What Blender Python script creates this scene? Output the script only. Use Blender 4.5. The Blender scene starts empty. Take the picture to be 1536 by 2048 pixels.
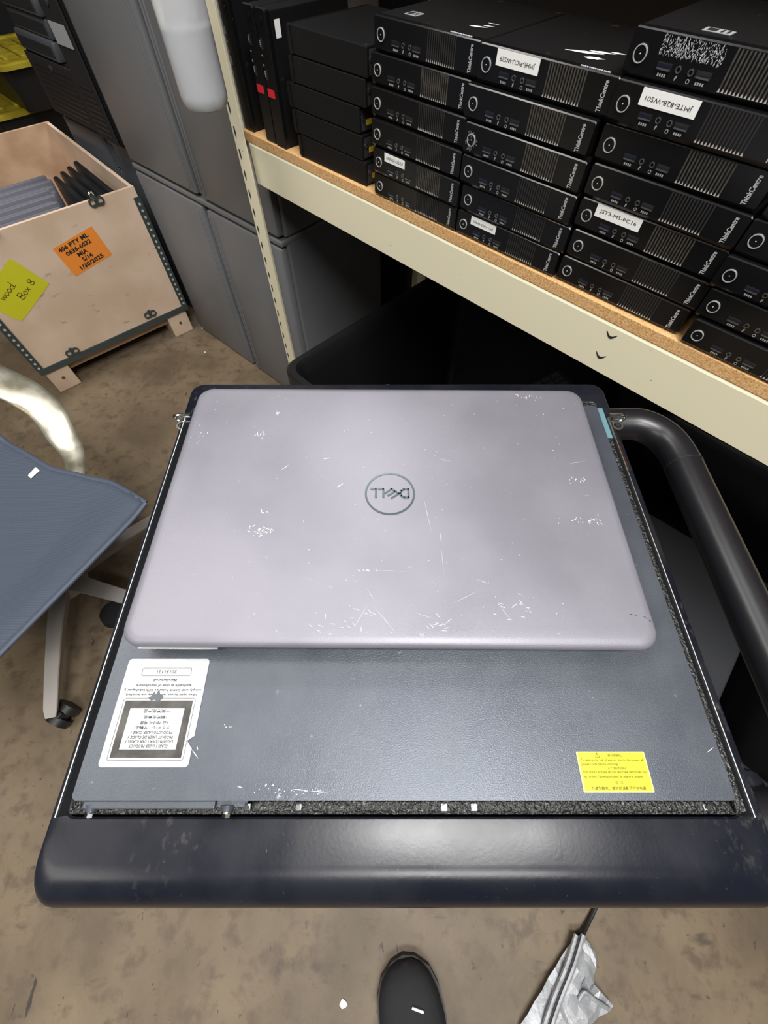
import bpy, bmesh, math, random
from mathutils import Vector, Matrix
random.seed(7)
PI = math.pi
sc = bpy.context.scene
col = sc.collection

# ------------------------------------------------------------------ camera
CAMZ = 1.2
F_PX, PITCH = 831.6, 1.0375
cd = bpy.data.cameras.new('camera')
cam = bpy.data.objects.new('camera', cd); col.objects.link(cam)
cam.location = (0, 0, CAMZ)
cam.rotation_euler = (PI/2 - PITCH, 0, 0)
cd.sensor_fit = 'VERTICAL'; cd.sensor_height = 36.0
cd.lens = 36.0 * F_PX / 2048
cd.clip_start = 0.01
sc.camera = cam

# ------------------------------------------------------------------ view, world, lights
sc.view_settings.view_transform = 'Standard'
sc.view_settings.look = 'None'
sc.view_settings.gamma = 1.0
sc.view_settings.use_curve_mapping = False
sc.view_settings.exposure = -0.17

wd = bpy.data.worlds.new('world'); sc.world = wd; wd.use_nodes = True
wd.node_tree.nodes['Background'].inputs[0].default_value = (0.80, 0.90, 1.0, 1)
wd.node_tree.nodes['Background'].inputs[1].default_value = 0.12

def area(name, loc, rot, sx, sy, power, color):
    l = bpy.data.lights.new(name, 'AREA'); l.shape = 'RECTANGLE'; l.size = sx; l.size_y = sy
    l.energy = power; l.color = color
    o = bpy.data.objects.new(name, l); col.objects.link(o); o.location = loc; o.rotation_euler = rot
    return o
area('ceiling_or_fill_light', (0.32, -0.36, 3.05), (0, 0, 0), 0.90, 0.22, 60, (1.0, 0.99, 0.97))
area('ceiling_or_fill_light', (0.30, -1.40, 3.05), (math.radians(18), 0, 0), 1.2, 0.30, 54, (1.0, 0.98, 0.95))
area('ceiling_or_fill_light', (-0.30, 0.70, 3.05), (0, 0, 0), 1.00, 0.30, 12, (0.98, 0.98, 1.0))
area('ceiling_or_fill_light', (0.05, 2.55, 3.15), (math.radians(-30), 0, 0), 1.2, 0.30, 105, (0.98, 0.98, 1.0))
area('ceiling_or_fill_light', (-1.5, 0.6, 3.05), (0, math.radians(8), 0), 0.4, 1.4, 42, (1.0, 0.96, 0.90))  # added fill lamp that brightens the cabinets, no tube known here
area('ceiling_or_fill_light', (-1.9, -1.5, 3.05), (0, math.radians(-15), 0), 0.4, 1.6, 34, (1.0, 0.96, 0.88))

# ------------------------------------------------------------------ frames
YAW = 0.7817
D = Vector((math.cos(YAW), -math.sin(YAW), 0))      # along the shelf, to the right
N = Vector((math.sin(YAW), math.cos(YAW), 0))       # into the shelf
def SN(s, n, z): return D*s + N*n + Vector((0, 0, z))

# ------------------------------------------------------------------ materials
MATS = {}
def mat(name, c, rough=.5, metal=0, spec=.5, noise=None, bump=None, trans=0, alpha=1, coat=0, c2=None, ramp=(.4, .6), rvar=0, sheen=0):
    if name in MATS: return MATS[name]
    m = bpy.data.materials.new(name); m.use_nodes = True; MATS[name] = m
    nt = m.node_tree; b = nt.nodes['Principled BSDF']
    b.inputs['Base Color'].default_value = (*c, 1); b.inputs['Roughness'].default_value = rough
    b.inputs['Metallic'].default_value = metal; b.inputs['Specular IOR Level'].default_value = spec
    b.inputs['Transmission Weight'].default_value = trans; b.inputs['Alpha'].default_value = alpha
    b.inputs['Coat Weight'].default_value = coat
    tc = nt.nodes.new('ShaderNodeTexCoord')
    if noise:
        n = nt.nodes.new('ShaderNodeTexNoise'); n.inputs['Scale'].default_value = noise; n.inputs['Detail'].default_value = 6
        nt.links.new(tc.outputs['Object'], n.inputs['Vector'])
        r = nt.nodes.new('ShaderNodeValToRGB'); r.color_ramp.elements[0].position = ramp[0]; r.color_ramp.elements[1].position = ramp[1]
        r.color_ramp.elements[0].color = (*c, 1); r.color_ramp.elements[1].color = (*(c2 or tuple(min(1, x*1.3) for x in c)), 1)
        nt.links.new(n.outputs['Fac'], r.inputs['Fac']); nt.links.new(r.outputs['Color'], b.inputs['Base Color'])
        if rvar:
            mr = nt.nodes.new('ShaderNodeMapRange'); mr.inputs[3].default_value = rough-rvar; mr.inputs[4].default_value = rough+rvar
            mr.inputs[1].default_value = .3; mr.inputs[2].default_value = .7
            nt.links.new(n.outputs['Fac'], mr.inputs[0]); nt.links.new(mr.outputs[0], b.inputs['Roughness'])
    if bump:
        sc_, st, di = bump
        n2 = nt.nodes.new('ShaderNodeTexNoise'); n2.inputs['Scale'].default_value = sc_; n2.inputs['Detail'].default_value = 3
        nt.links.new(tc.outputs['Object'], n2.inputs['Vector'])
        bp = nt.nodes.new('ShaderNodeBump'); bp.inputs['Strength'].default_value = st; bp.inputs['Distance'].default_value = di
        nt.links.new(n2.outputs['Fac'], bp.inputs['Height']); nt.links.new(bp.outputs['Normal'], b.inputs['Normal'])
    return m

def speckle(m, scale, thr, color, stretch=(1, 1, 1), seed=0.0, width=.02, coarse=None):
    """mix small worn marks of another colour into a material's base colour"""
    nt = m.node_tree; b = nt.nodes['Principled BSDF']; inp = b.inputs['Base Color']
    mix = nt.nodes.new('ShaderNodeMix'); mix.data_type = 'RGBA'
    if inp.links: nt.links.new(inp.links[0].from_socket, mix.inputs[6])
    else: mix.inputs[6].default_value = inp.default_value
    mix.inputs[7].default_value = (*color, 1)
    tc = nt.nodes.new('ShaderNodeTexCoord'); mp = nt.nodes.new('ShaderNodeMapping')
    mp.inputs['Scale'].default_value = stretch; mp.inputs['Location'].default_value = (seed, seed*.7, seed*.3)
    n = nt.nodes.new('ShaderNodeTexNoise'); n.inputs['Scale'].default_value = scale; n.inputs['Detail'].default_value = 4; n.inputs['Roughness'].default_value = .6
    mr = nt.nodes.new('ShaderNodeMapRange'); mr.inputs[1].default_value = thr; mr.inputs[2].default_value = thr+width
    nt.links.new(tc.outputs['Object'], mp.inputs['Vector']); nt.links.new(mp.outputs[0], n.inputs['Vector'])
    nt.links.new(n.outputs['Fac'], mr.inputs[0])
    out = mr.outputs[0]
    if coarse:
        n3 = nt.nodes.new('ShaderNodeTexNoise'); n3.inputs['Scale'].default_value = coarse; nt.links.new(mp.outputs[0], n3.inputs['Vector'])
        mr3 = nt.nodes.new('ShaderNodeMapRange'); mr3.inputs[1].default_value = .5; mr3.inputs[2].default_value = .62
        nt.links.new(n3.outputs['Fac'], mr3.inputs[0])
        mu = nt.nodes.new('ShaderNodeMath'); mu.operation = 'MULTIPLY'
        nt.links.new(out, mu.inputs[0]); nt.links.new(mr3.outputs[0], mu.inputs[1]); out = mu.outputs[0]
    nt.links.new(out, mix.inputs[0]); nt.links.new(mix.outputs[2], inp)
    return m

M_FLOOR = mat('concrete_floor', (.100, .073, .044), .55, noise=4, c2=(.215, .160, .099), ramp=(.30, .66), bump=(60, .15, .004))
speckle(M_FLOOR, 40, .64, (.060, .044, .028), seed=3, width=.07)
speckle(M_FLOOR, 13, .62, (.085, .064, .043), stretch=(1, 2.4, 1), seed=33, width=.12)
speckle(M_FLOOR, 9, .63, (.085, .06, .04), seed=9, width=.10)
speckle(M_FLOOR, 2.3, .56, (.195, .152, .108), seed=5, width=.16)
speckle(M_FLOOR, 24, .50, (.118, .083, .052), seed=55, width=.16)
speckle(M_FLOOR, 14, .69, (.035, .028, .02), stretch=(3.0, .8, 1), seed=14, width=.03)
M_WALL = mat('dark_wall', (.03, .03, .032), .9)
M_CEIL = mat('ceiling_paint', (.09, .09, .09), .9)
M_CREAM = mat('cream_painted_steel', (.78, .73, .54), .40, bump=(400, .05, .0005))
speckle(M_CREAM, 60, .73, (.10, .09, .06), seed=2, width=.02)
speckle(M_CREAM, 26, .74, (.30, .27, .19), stretch=(1, 1, 2.2), seed=7, width=.03)
M_PART = mat('particle_board', (.52, .27, .085), .85, noise=420, c2=(.72, .46, .22), ramp=(.38, .6), bump=(500, .4, .001))
speckle(M_PART, 350, .66, (.24, .11, .035), seed=4, width=.03)
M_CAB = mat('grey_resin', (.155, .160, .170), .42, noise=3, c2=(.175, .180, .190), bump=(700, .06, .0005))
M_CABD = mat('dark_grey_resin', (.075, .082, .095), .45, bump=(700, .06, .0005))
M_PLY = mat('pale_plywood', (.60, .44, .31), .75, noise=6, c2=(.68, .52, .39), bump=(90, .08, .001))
speckle(M_PLY, 16, .64, (.34, .24, .17), stretch=(1, 1, 2.6), seed=2, width=.10)
speckle(M_PLY, 70, .72, (.20, .14, .10), stretch=(1, 1, 3), seed=6, width=.03)
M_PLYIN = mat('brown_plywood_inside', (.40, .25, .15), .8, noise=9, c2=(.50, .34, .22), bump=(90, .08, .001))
M_STEEL = mat('zinc_steel', (.45, .47, .47), .35, 1.0)
M_STRIP = mat('galvanised_strip', (.10, .13, .13), .45, .7)
M_CHROME = mat('bright_chrome', (.80, .82, .83), .15, 1.0)
M_RIVET = mat('rivet', (.85, .85, .83), .3, .6)
M_ALU = mat('satin_aluminium', (.62, .60, .55), .38, .85)
M_ALUP = mat('worn_polished_aluminium', (.42, .38, .27), .36, .8, noise=18, c2=(.60, .58, .49), rvar=.12)
M_ALUB = mat('silver_painted_metal', (.40, .37, .345), .5, .25)
M_MESH = mat('blue_grey_seat_fabric', (.048, .062, .094), .75)
M_BLACKP = mat('black_plastic', (.012, .012, .013), .5)
M_BLACKM = mat('black_matt_plastic', (.007, .007, .008), .7)
M_CASE = mat('black_pc_case', (.0045, .0045, .005), .55, spec=.3, bump=(600, .1, .0004))
speckle(M_CASE, 45, .66, (.04, .035, .03), seed=5, width=.08)
M_BEZ = mat('black_gloss_bezel', (.005, .005, .0055), .22, spec=.45)
speckle(M_BEZ, 160, .73, (.10, .085, .07), seed=8, width=.02, coarse=18)
M_RIB = mat('vent_rib_dark', (.020, .019, .018), .5)
M_RIBD = mat('vent_rib_dusty', (.055, .048, .038), .7, noise=200, c2=(.025, .022, .02), ramp=(.45, .65))
M_TIP = mat('vent_tip_highlight', (.42, .40, .37), .5)
M_ICON = mat('pale_print', (.32, .33, .34), .6)
M_LOGO = mat('grey_print', (.42, .42, .42), .5)
M_PAPER = mat('white_label_paper', (.84, .84, .82), .6)
M_INK = mat('black_ink', (.015, .015, .015), .6)
M_INKG = mat('grey_ink', (.11, .11, .12), .6)
M_ORANGE = mat('orange_label', (.86, .27, .03), .6)
M_YEL = mat('yellow_note', (.60, .58, .015), .6)
M_YELL = mat('yellow_warning_label', (.66, .62, .008), .5)
M_YELB = mat('yellow_label_edge', (.70, .68, .28), .5)
M_OLIVE = mat('olive_ink', (.10, .085, .005), .6)
M_RED = mat('red_tag', (.62, .02, .035), .4)
M_RINGS = mat('silver_ring', (.52, .54, .53), .3, .35)
M_YPORT = mat('yellow_port', (.75, .50, .03), .4)
M_BLUEP = mat('navy_usb_tongue', (.008, .010, .028), .3)
M_YELLID = mat('yellow_lid_plastic', (.24, .18, .008), .45, noise=12, c2=(.34, .27, .02))
M_SILV = mat('silver_label', (.42, .44, .44), .42, .10, noise=60, c2=(.49, .51, .51))
M_BROWNF = mat('worn_brown_print', (.018, .015, .013), .4, noise=90, c2=(.05, .045, .04))
# lid: grey-violet metallic paint
M_LID = mat('violet_grey_lid', (.196, .190, .220), .45, .30, noise=14, c2=(.216, .209, .240), rvar=.05, bump=(1100, .18, .0005))
speckle(M_LID, 190, .745, (.62, .61, .66), seed=11, width=.02)
speckle(M_LID, 60, .67, (.34, .335, .375), stretch=(1, 2.5, 1), seed=21, width=.10, coarse=9)
M_BASE = mat('laptop_base', (.045, .045, .052), .4, .3)
M_EDGE = mat('laptop_lit_edge', (.60, .60, .62), .3, .8)
M_LOGOM = mat('dark_polished_steel', (.16, .20, .22), .22, .9)
M_SCUFF = mat('white_scuff', (.72, .72, .76), .6)
M_DSCUFF = mat('dark_scuff', (.02, .02, .025), .6)
M_PANEL = mat('slate_painted_steel', (.066, .075, .092), .36, .35, noise=25, c2=(.077, .087, .104), rvar=.05, bump=(1400, .30, .0005))
speckle(M_PANEL, 120, .70, (.20, .22, .25), seed=13, width=.06)
speckle(M_PANEL, 70, .735, (.03, .03, .035), seed=17, width=.03)
M_TRAY = mat('black_tray_plastic', (.006, .007, .012), .27, spec=.30, noise=20, c2=(.011, .012, .017), rvar=.05, bump=(500, .06, .0005))
speckle(M_TRAY, 240, .70, (.07, .07, .085), stretch=(3, 1, 1), seed=3, width=.03)
speckle(M_TRAY, 12, .58, (.018, .017, .018), seed=9, width=.14)
speckle(M_TRAY, 110, .56, (.038, .036, .037), stretch=(1.6, 1, 1), seed=19, width=.12, coarse=7)
M_TUBE = mat('dark_grey_tube', (.009, .009, .011), .34, bump=(700, .10, .0004))
speckle(M_TUBE, 80, .76, (.2, .2, .2), seed=3, width=.02)
M_PERF = mat('perforated_black_gasket', (.010, .010, .010), .35, noise=520, c2=(.16, .15, .14), ramp=(.60, .68), bump=(420, 1, .002))  # pale flecks in the colour stand in for specular sparkle
M_TEAL = mat('teal_foam', (.10, .20, .23), .6)
M_BOTTLE = mat('translucent_plastic', (.95, .96, .98), .25, trans=.62)
M_LIQ = mat('cloudy_liquid', (.50, .54, .60), .4)
M_TAPE = mat('silver_duct_tape', (.34, .35, .37), .48, .30, noise=40, c2=(.44, .45, .47), bump=(60, .5, .004))
M_SHOE = mat('black_shoe_fabric', (.013, .013, .015), .8, bump=(900, .5, .001))
M_GLAP = mat('grey_laptop_edge', (.20, .20, .235), .4, .4)
M_DGREY = mat('dark_grey_casing', (.035, .037, .042), .5)
M_FLATC = mat('flat_grey_case', (.060, .064, .072), .45)
M_TOTE = mat('black_tote_plastic', (.009, .009, .010), .38)
M_BROWN = mat('brown_cardboard', (.10, .065, .035), .8)

def mesh_fabric(m):
    nt = m.node_tree; b = nt.nodes['Principled BSDF']
    tc = nt.nodes.new('ShaderNodeTexCoord')
    w = nt.nodes.new('ShaderNodeTexWave'); w.inputs['Scale'].default_value = 150; w.bands_direction = 'Y'; w.inputs['Distortion'].default_value = .3
    nt.links.new(tc.outputs['Object'], w.inputs['Vector'])
    r = nt.nodes.new('ShaderNodeValToRGB'); r.color_ramp.elements[0].color = (.036, .048, .076, 1); r.color_ramp.elements[1].color = (.078, .096, .134, 1)
    nt.links.new(w.outputs['Fac'], r.inputs['Fac']); nt.links.new(r.outputs['Color'], b.inputs['Base Color'])
    bp = nt.nodes.new('ShaderNodeBump'); bp.inputs['Strength'].default_value = .3; bp.inputs['Distance'].default_value = .001
    nt.links.new(w.outputs['Fac'], bp.inputs['Height']); nt.links.new(bp.outputs['Normal'], b.inputs['Normal'])
mesh_fabric(M_MESH)

# ------------------------------------------------------------------ mesh helpers
def box(bm, c, s, bev=0, M=None, seg=2):
    """box centred at c with size s, optional bevel and local matrix"""
    r = bmesh.ops.create_cube(bm, size=1)
    vs = r['verts']
    T = Matrix.Translation(c) @ Matrix.Diagonal((*s, 1))
    for v in vs: v.co = T @ v.co
    if bev:
        es = list({e for v in vs for e in v.link_edges})
        rb = bmesh.ops.bevel(bm, geom=es, offset=min(bev, min(s)*.49), segments=seg, affect='EDGES', profile=.5)
        vs = list({v for f in rb['faces'] for v in f.verts} | {v for v in vs if v.is_valid})
    if M is not None:
        for v in vs: v.co = M @ v.co
    return vs
def b2(bm, x0, x1, y0, y1, z0, z1, bev=0, M=None, seg=2):
    return box(bm, ((x0+x1)/2, (y0+y1)/2, (z0+z1)/2), (x1-x0, y1-y0, z1-z0), bev, M, seg)
def cyl(bm, c, r, h, axis='Z', seg=24, r2=None, M=None, cap=True):
    R = {'Z': Matrix(), 'X': Matrix.Rotation(PI/2, 4, 'Y'), 'Y': Matrix.Rotation(PI/2, 4, 'X')}[axis]
    m = Matrix.Translation(c) @ R
    if M is not None: m = M @ m
    return bmesh.ops.create_cone(bm, cap_ends=cap, segments=seg, radius1=r, radius2=r if r2 is None else r2, depth=h, matrix=m)['verts']
def ring(bm, c, r, w, h, axis='Y', seg=36, M=None):
    """flat annulus of outer radius r, width w, thickness h"""
    vs = []
    for k in range(seg):
        a = 2*PI*k/seg
        for rr in (r, r-w):
            for hh in (-h/2, h/2):
                p = (rr*math.cos(a), hh, rr*math.sin(a)) if axis == 'Y' else (rr*math.cos(a), rr*math.sin(a), hh)
                v = bm.verts.new(Vector(c)+Vector(p)); vs.append(v)
    for k in range(seg):
        a = vs[4*k:4*k+4]; j = (k+1) % seg; b = vs[4*j:4*j+4]
        for q in ((0, 1), (1, 3), (3, 2), (2, 0)):
            bm.faces.new((a[q[0]], a[q[1]], b[q[1]], b[q[0]]))
    if M is not None:
        for v in vs: v.co = M @ v.co
def catmull(pts, n=8):
    P = [Vector(p) for p in pts]; out = []
    for i in range(len(P)-1):
        p0 = P[max(i-1, 0)]; p1 = P[i]; p2 = P[i+1]; p3 = P[min(i+2, len(P)-1)]
        for k in range(n):
            t = k/n
            out.append(.5*((2*p1)+(-p0+p2)*t+(2*p0-5*p1+4*p2-p3)*t*t+(-p0+3*p1-3*p2+p3)*t**3))
    out.append(P[-1]); return out
def sweep(bm, pts, prof, up=Vector((0, 0, 1)), scales=None, closed=True):
    """sweep profile (list of (side, up)) along pts"""
    rings = []
    for i, p in enumerate(pts):
        t = (pts[min(i+1, len(pts)-1)]-pts[max(i-1, 0)]).normalized()
        sd = t.cross(up)
        if sd.length < 1e-4: sd = t.cross(Vector((0, 1, 0)))
        sd.normalize(); u = sd.cross(t)
        s = scales[i] if scales else (1, 1)
        if not isinstance(s, tuple): s = (s, s)
        rings.append([bm.verts.new(p+sd*a*s[0]+u*b*s[1]) for a, b in prof])
    n = len(prof)
    for i in range(len(rings)-1):
        for k in range(n if closed else n-1):
            j = (k+1) % n
            bm.faces.new((rings[i][k], rings[i][j], rings[i+1][j], rings[i+1][k]))
    if closed:
        bm.faces.new(rings[0][::-1]); bm.faces.new(rings[-1])
def circ(r, n=16, e=1): return [(r*math.cos(2*PI*k/n), r*e*math.sin(2*PI*k/n)) for k in range(n)]
def tube(bm, pts, r, n=12, smooth_pts=0, scales=None):
    P = catmull(pts, smooth_pts) if smooth_pts else [Vector(p) for p in pts]
    sweep(bm, P, circ(r, n), scales=scales)
def rr(x0, x1, y0, y1, r, n=6):
    """rounded rectangle outline, counter-clockwise"""
    out = []
    for cx, cy, a0 in ((x1-r, y0+r, -PI/2), (x1-r, y1-r, 0), (x0+r, y1-r, PI/2), (x0+r, y0+r, PI)):
        for k in range(n+1):
            a = a0+PI/2*k/n; out.append((cx+r*math.cos(a), cy+r*math.sin(a)))
    return out
def loft(bm, secs, cap0=True, cap1=True):
    """secs: list of lists of 3D points with equal count"""
    R = [[bm.verts.new(p) for p in s] for s in secs]
    n = len(R[0])
    for a, b in zip(R, R[1:]):
        for k in range(n):
            j = (k+1) % n; bm.faces.new((a[k], a[j], b[j], b[k]))
    if cap0: bm.faces.new(R[0][::-1])
    if cap1: bm.faces.new(R[-1])
def plate(bm, outline, z0, z1, M=None):
    a = [(x, y, z0) for x, y in outline]; b = [(x, y, z1) for x, y in outline]
    n0 = len(bm.verts)
    loft(bm, [a, b])
    if M is not None:
        bm.verts.ensure_lookup_table()
        for v in bm.verts[n0:]: v.co = M @ v.co

def obj(name, bm, m, parent=None, smooth=False, label=None):
    me = bpy.data.meshes.new(name)
    bmesh.ops.recalc_face_normals(bm, faces=bm.faces)
    bm.to_mesh(me); bm.free()
    if isinstance(m, (list, tuple)):
        for q in m: me.materials.append(q)
    else: me.materials.append(m)
    if smooth:
        for p in me.polygons: p.use_smooth = True
        try: me.set_sharp_from_angle(angle=math.radians(35))
        except Exception: pass
    o = bpy.data.objects.new(name, me); col.objects.link(o)
    if parent is not None: o.parent = parent
    if label: o['label'] = label
    return o
def NB(): return bmesh.new()
def tag(o, label, cat, group=None):
    o['label'] = label; o['category'] = cat
    if group: o['group'] = group
    return o
def thing(name, label, cat, loc=(0, 0, 0), rz=0, group=None):
    o = bpy.data.objects.new(name, None); col.objects.link(o); o.empty_display_size = .05
    o.location = loc; o.rotation_euler = (0, 0, rz)
    return tag(o, label, cat, group)
def struct(name, bm, m):
    o = obj(name, bm, m); o['kind'] = 'structure'; return o
def quick(name, boxes, m, parent=None, bev=0, smooth=False, label=None):
    bm = NB()
    for b in boxes: b2(bm, *b, bev=bev)
    return obj(name, bm, m, parent, smooth, label)

TXT = {}
def text_geo(body, bold=0.0):
    key = (body, bold)
    if key in TXT: return TXT[key]
    cu = bpy.data.curves.new('t', 'FONT'); cu.body = body; cu.align_x = 'CENTER'; cu.offset = bold
    cu.resolution_u = 2; cu.space_line = .9
    o = bpy.data.objects.new('t', cu); col.objects.link(o)
    dg = bpy.context.evaluated_depsgraph_get(); dg.update()
    me = bpy.data.meshes.new_from_object(o.evaluated_get(dg))
    vs = [v.co.copy() for v in me.vertices]; fs = [tuple(p.vertices) for p in me.polygons]
    bpy.data.objects.remove(o); bpy.data.curves.remove(cu); bpy.data.meshes.remove(me)
    xs = [v.x for v in vs]; ys = [v.y for v in vs]
    x0, x1, y0, y1 = min(xs), max(xs), min(ys), max(ys)
    g = ([((v.x-x0)/(x1-x0)-.5, (v.y-y0)/(y1-y0)-.5) for v in vs], fs)
    TXT[key] = g; return g
def text(bm, body, w, h, M, bold=0.0):
    """lettering stretched to w x h, centred at the origin of matrix M, in its XY plane"""
    vs, fs = text_geo(body, bold)
    V = [bm.verts.new(M @ Vector((x*w, y*h, 0))) for x, y in vs]
    for f in fs:
        try: bm.faces.new([V[i] for i in f])
        except ValueError: pass
def FM(x, y, z, rot=0):
    """text frame on a face looking towards -y; rot turns it in its plane"""
    B = Matrix(((1, 0, 0, x), (0, 0, -1, y), (0, 1, 0, z), (0, 0, 0, 1)))
    return B @ Matrix.Rotation(rot, 4, 'Z')
def TM(x, y, z, rot=0):
    return Matrix.Translation((x, y, z)) @ Matrix.Rotation(rot, 4, 'Z')

def copy_tree(o, parent=None):
    c = o.copy(); col.objects.link(c); c.parent = parent
    for k in ('label', 'group'):
        if parent is None and k in c: del c[k]
    for ch in list(o.children): copy_tree(ch, c)
    return c

# ================================================================== SETTING
bm = NB(); b2(bm, -4.5, 3.5, -3.0, 5.5, -.1, 0); struct('floor', bm, M_FLOOR)
bm = NB(); b2(bm, -4.5, 3.5, 5.5, 5.6, 0, 3.3); struct('wall_back', bm, M_WALL)
bm = NB(); b2(bm, 3.5, 3.6, -3.0, 5.6, 0, 3.3); struct('wall_right', bm, M_WALL)
bm = NB(); b2(bm, -4.6, -4.5, -3.0, 5.6, 0, 3.3); struct('wall_left', bm, M_WALL)
bm = NB(); b2(bm, -4.6, 3.6, -3.0, 5.6, 3.3, 3.4); struct('ceiling', bm, M_CEIL)

bm = NB(); q_ = [SN(a, b, 0) for a, b in ((-1.95, 1.25), (1.6, 1.25), (1.6, 1.30), (-1.95, 1.30))]
loft(bm, [q_, [p+Vector((0, 0, 1.95)) for p in q_]]); struct('added_shade_wall', bm, M_WALL)  # added dark wall, keeps the back light off the floor behind the cabinets
# ================================================================== CART
TZ = .885
cart = thing('utility_cart', 'black plastic utility cart carrying the grey steel case and the laptop', 'cart', (0, 0, 0), 0)
bm = NB()
X0, X1, Y0, Y1 = -.209, .2375, -.078, .350
secs = []
def S(dx0, dx1, dy0, dy1, r, z): secs.append([(x, y, z) for x, y in rr(X0+dx0, X1-dx1, Y0+dy0, Y1-dy1, r)])
S(.012, .012, .020, .012, .010, TZ-.085)
S(.004, .004, .003, .004, .012, TZ-.080)
S(.001, .001, .000, .002, .012, TZ-.030)
for k in range(0, 9):
    a = PI/2*k/8
    S(.006*(1-math.cos(a)), .006*(1-math.cos(a)), .024*(1-math.cos(a)), .006*(1-math.cos(a)), .012, TZ-.024+.024*math.sin(a) if k else TZ-.024)
S(.0125, .0165, .0455, .030, .006, TZ)
S(.0135, .0175, .0465, .031, .006, TZ-.001)
S(.0140, .0180, .0470, .032, .006, TZ-.070)
loft(bm, secs)
obj('tray', bm, M_TRAY, cart, True)
bm = NB(); b2(bm, X0+.01, X1-.01, Y0+.02, Y1-.02, .24, .27, .008); b2(bm, X0+.01, X0+.03, Y0+.02, Y1-.02, .27, .33, .006); b2(bm, X1-.03, X1-.01, Y0+.02, Y1-.02, .27, .33, .006)
obj('lower_tray', bm, M_TRAY, cart)
for px, py in ((X0+.035, Y0+.05), (X1-.035, Y0+.05), (X0+.035, Y1-.035), (X1-.035, Y1-.035)):
    bm = NB(); b2(bm, px-.018, px+.018, py-.018, py+.018, .12, TZ-.08, .006); obj('leg', bm, M_TRAY, cart)
    bm = NB(); cyl(bm, (px, py, .0505), .05, .025, 'X', 24); cyl(bm, (px, py, .05), .012, .04, 'X', 12); b2(bm, px-.022, px+.022, py-.02, py+.02, .1, .122, .003)
    obj('caster', bm, M_BLACKP, cart, True)
# tubular push handle along the right side
bm = NB()
hz = TZ-.014
tube(bm, [(.205, .303, hz-.004), (.245, .303, hz-.002), (.268, .300, hz), (.286, .285, hz), (.2935, .262, hz), (.2945, .22, hz), (.2945, .10, hz), (.2945, .03, hz), (.2925, .000, hz), (.284, -.020, hz), (.262, -.032, hz-.002), (.235, -.034, hz-.004)], .0165, 20, 6)
obj('push_handle', bm, M_TUBE, cart, True, 'dark grey tubular side handle')
bm = NB()
ring(bm, (.2945, .247, hz), .0169, .002, .0012, 'Y', 24); obj('handle_joint', bm, M_BLACKP, cart)
bm = NB(); b2(bm, .228, .262, -.062, -.005, TZ-.050, TZ-.020, .010); obj('handle_bracket', bm, M_TRAY, cart, True)
bm = NB(); b2(bm, .238, .33, .02, .075, .60, .615, .004); b2(bm, .29, .345, .10, .125, .55, .57, .004); obj('side_bracket', bm, M_DGREY, cart)

# ------------------------------------------------------------------ steel case sunk in the tray
PZ = .898
case = thing('equipment_case', 'slate grey steel equipment case sunk into the black cart tray under the laptop', 'metal case')
bm = NB(); b2(bm, -.1935, .2185, -.0300, .315, TZ-.069, TZ+.0035, .001); obj('chassis', bm, M_PERF, case, label='rough black perforated edge')
bm = NB(); plate(bm, rr(-.1875, .2110, -.0222, .3005, .003), PZ-.006, PZ); 
for v in bm.verts: pass
obj('lid_panel', bm, M_PANEL, case, True)
for x in (-.1940, .2188):
    bm = NB(); b2(bm, x-.0006, x+.0006, -.0305, .286, TZ-.02, PZ-.0016); sw = obj('side_wall', bm, M_DGREY, case)
    bm = NB(); b2(bm, x-.0005, x+.0005, -.0307, .286, PZ-.0016, PZ-.0002, .0004); obj('bright_edge', bm, M_STEEL, sw, label='thin bright sheet metal edge')
bm = NB(); b2(bm, .2115, .2180, .262, .3005, TZ+.002, PZ-.003); obj('corner_pad', bm, M_TEAL, case, label='teal corner pad')
for sx in (-1, 1):
    x = -.1940 if sx < 0 else .2250
    bm = NB()
    tube(bm, [(x-sx*.004, .289, PZ-.001), (x+sx*.008, .289, PZ-.001), (x+sx*.0125, .2885, PZ-.0035), (x+sx*.008, .2875, PZ-.0075), (x-sx*.004, .2865, PZ-.0075)], .0017, 10, 6)
    obj('side_hook', bm, M_CHROME, case, True, 'bright bent wire hook')
    bm = NB(); ring(bm, (x+sx*.006, .283, PZ-.009), .0055, .0018, .0012, 'Z', 24); obj('washer', bm, M_STEEL, case)
bm = NB(); b2(bm, .2195, .2212, .222, .286, PZ-.003, PZ-.0010); obj('hook_rod', bm, M_CHROME, case, label='bright wire lying along the edge')
bm = NB(); b2(bm, -.182, -.102, -.0268, -.0222, PZ-.008, PZ-.0035, .0008); b2(bm, -.102, -.083, -.026, -.0222, PZ-.012, PZ-.006, .0005)
obj('front_flange', bm, M_PANEL, case)
for x in (-.1775, -.0950):
    bm = NB(); cyl(bm, (x, -.0270, PZ-.0075), .0046, .0040, 'Y', 16, .0030); so = obj('standoff', bm, M_PANEL, case, True)
    bm = NB(); cyl(bm, (x, -.0300, PZ-.0070), .0027, .0026, 'Y', 6); cyl(bm, (x, -.0288, PZ-.0070), .0033, .0008, 'Y', 16); obj('screw', bm, M_CHROME, so)
for x in (-.0825, -.0515, .0365, .0545, .1950):
    bm = NB(); cyl(bm, (x, -.0258, TZ+.0086), .0016, .0036, 'Z', 6); b2(bm, x-.002, x+.002, -.0280, -.0238, TZ+.0035, TZ+.0082, .0005)
    obj('screw', bm, M_CHROME if x != .0365 else M_STEEL, case)
bm = NB(); b2(bm, .2113, .2178, -.0285, .262, TZ+.003, TZ+.0095, .001); b2(bm, -.080, .2113, -.0285, -.0224, TZ+.003, TZ+.0070, .001); obj('gasket', bm, M_PERF, case, label='rough black gasket strip')
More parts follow.
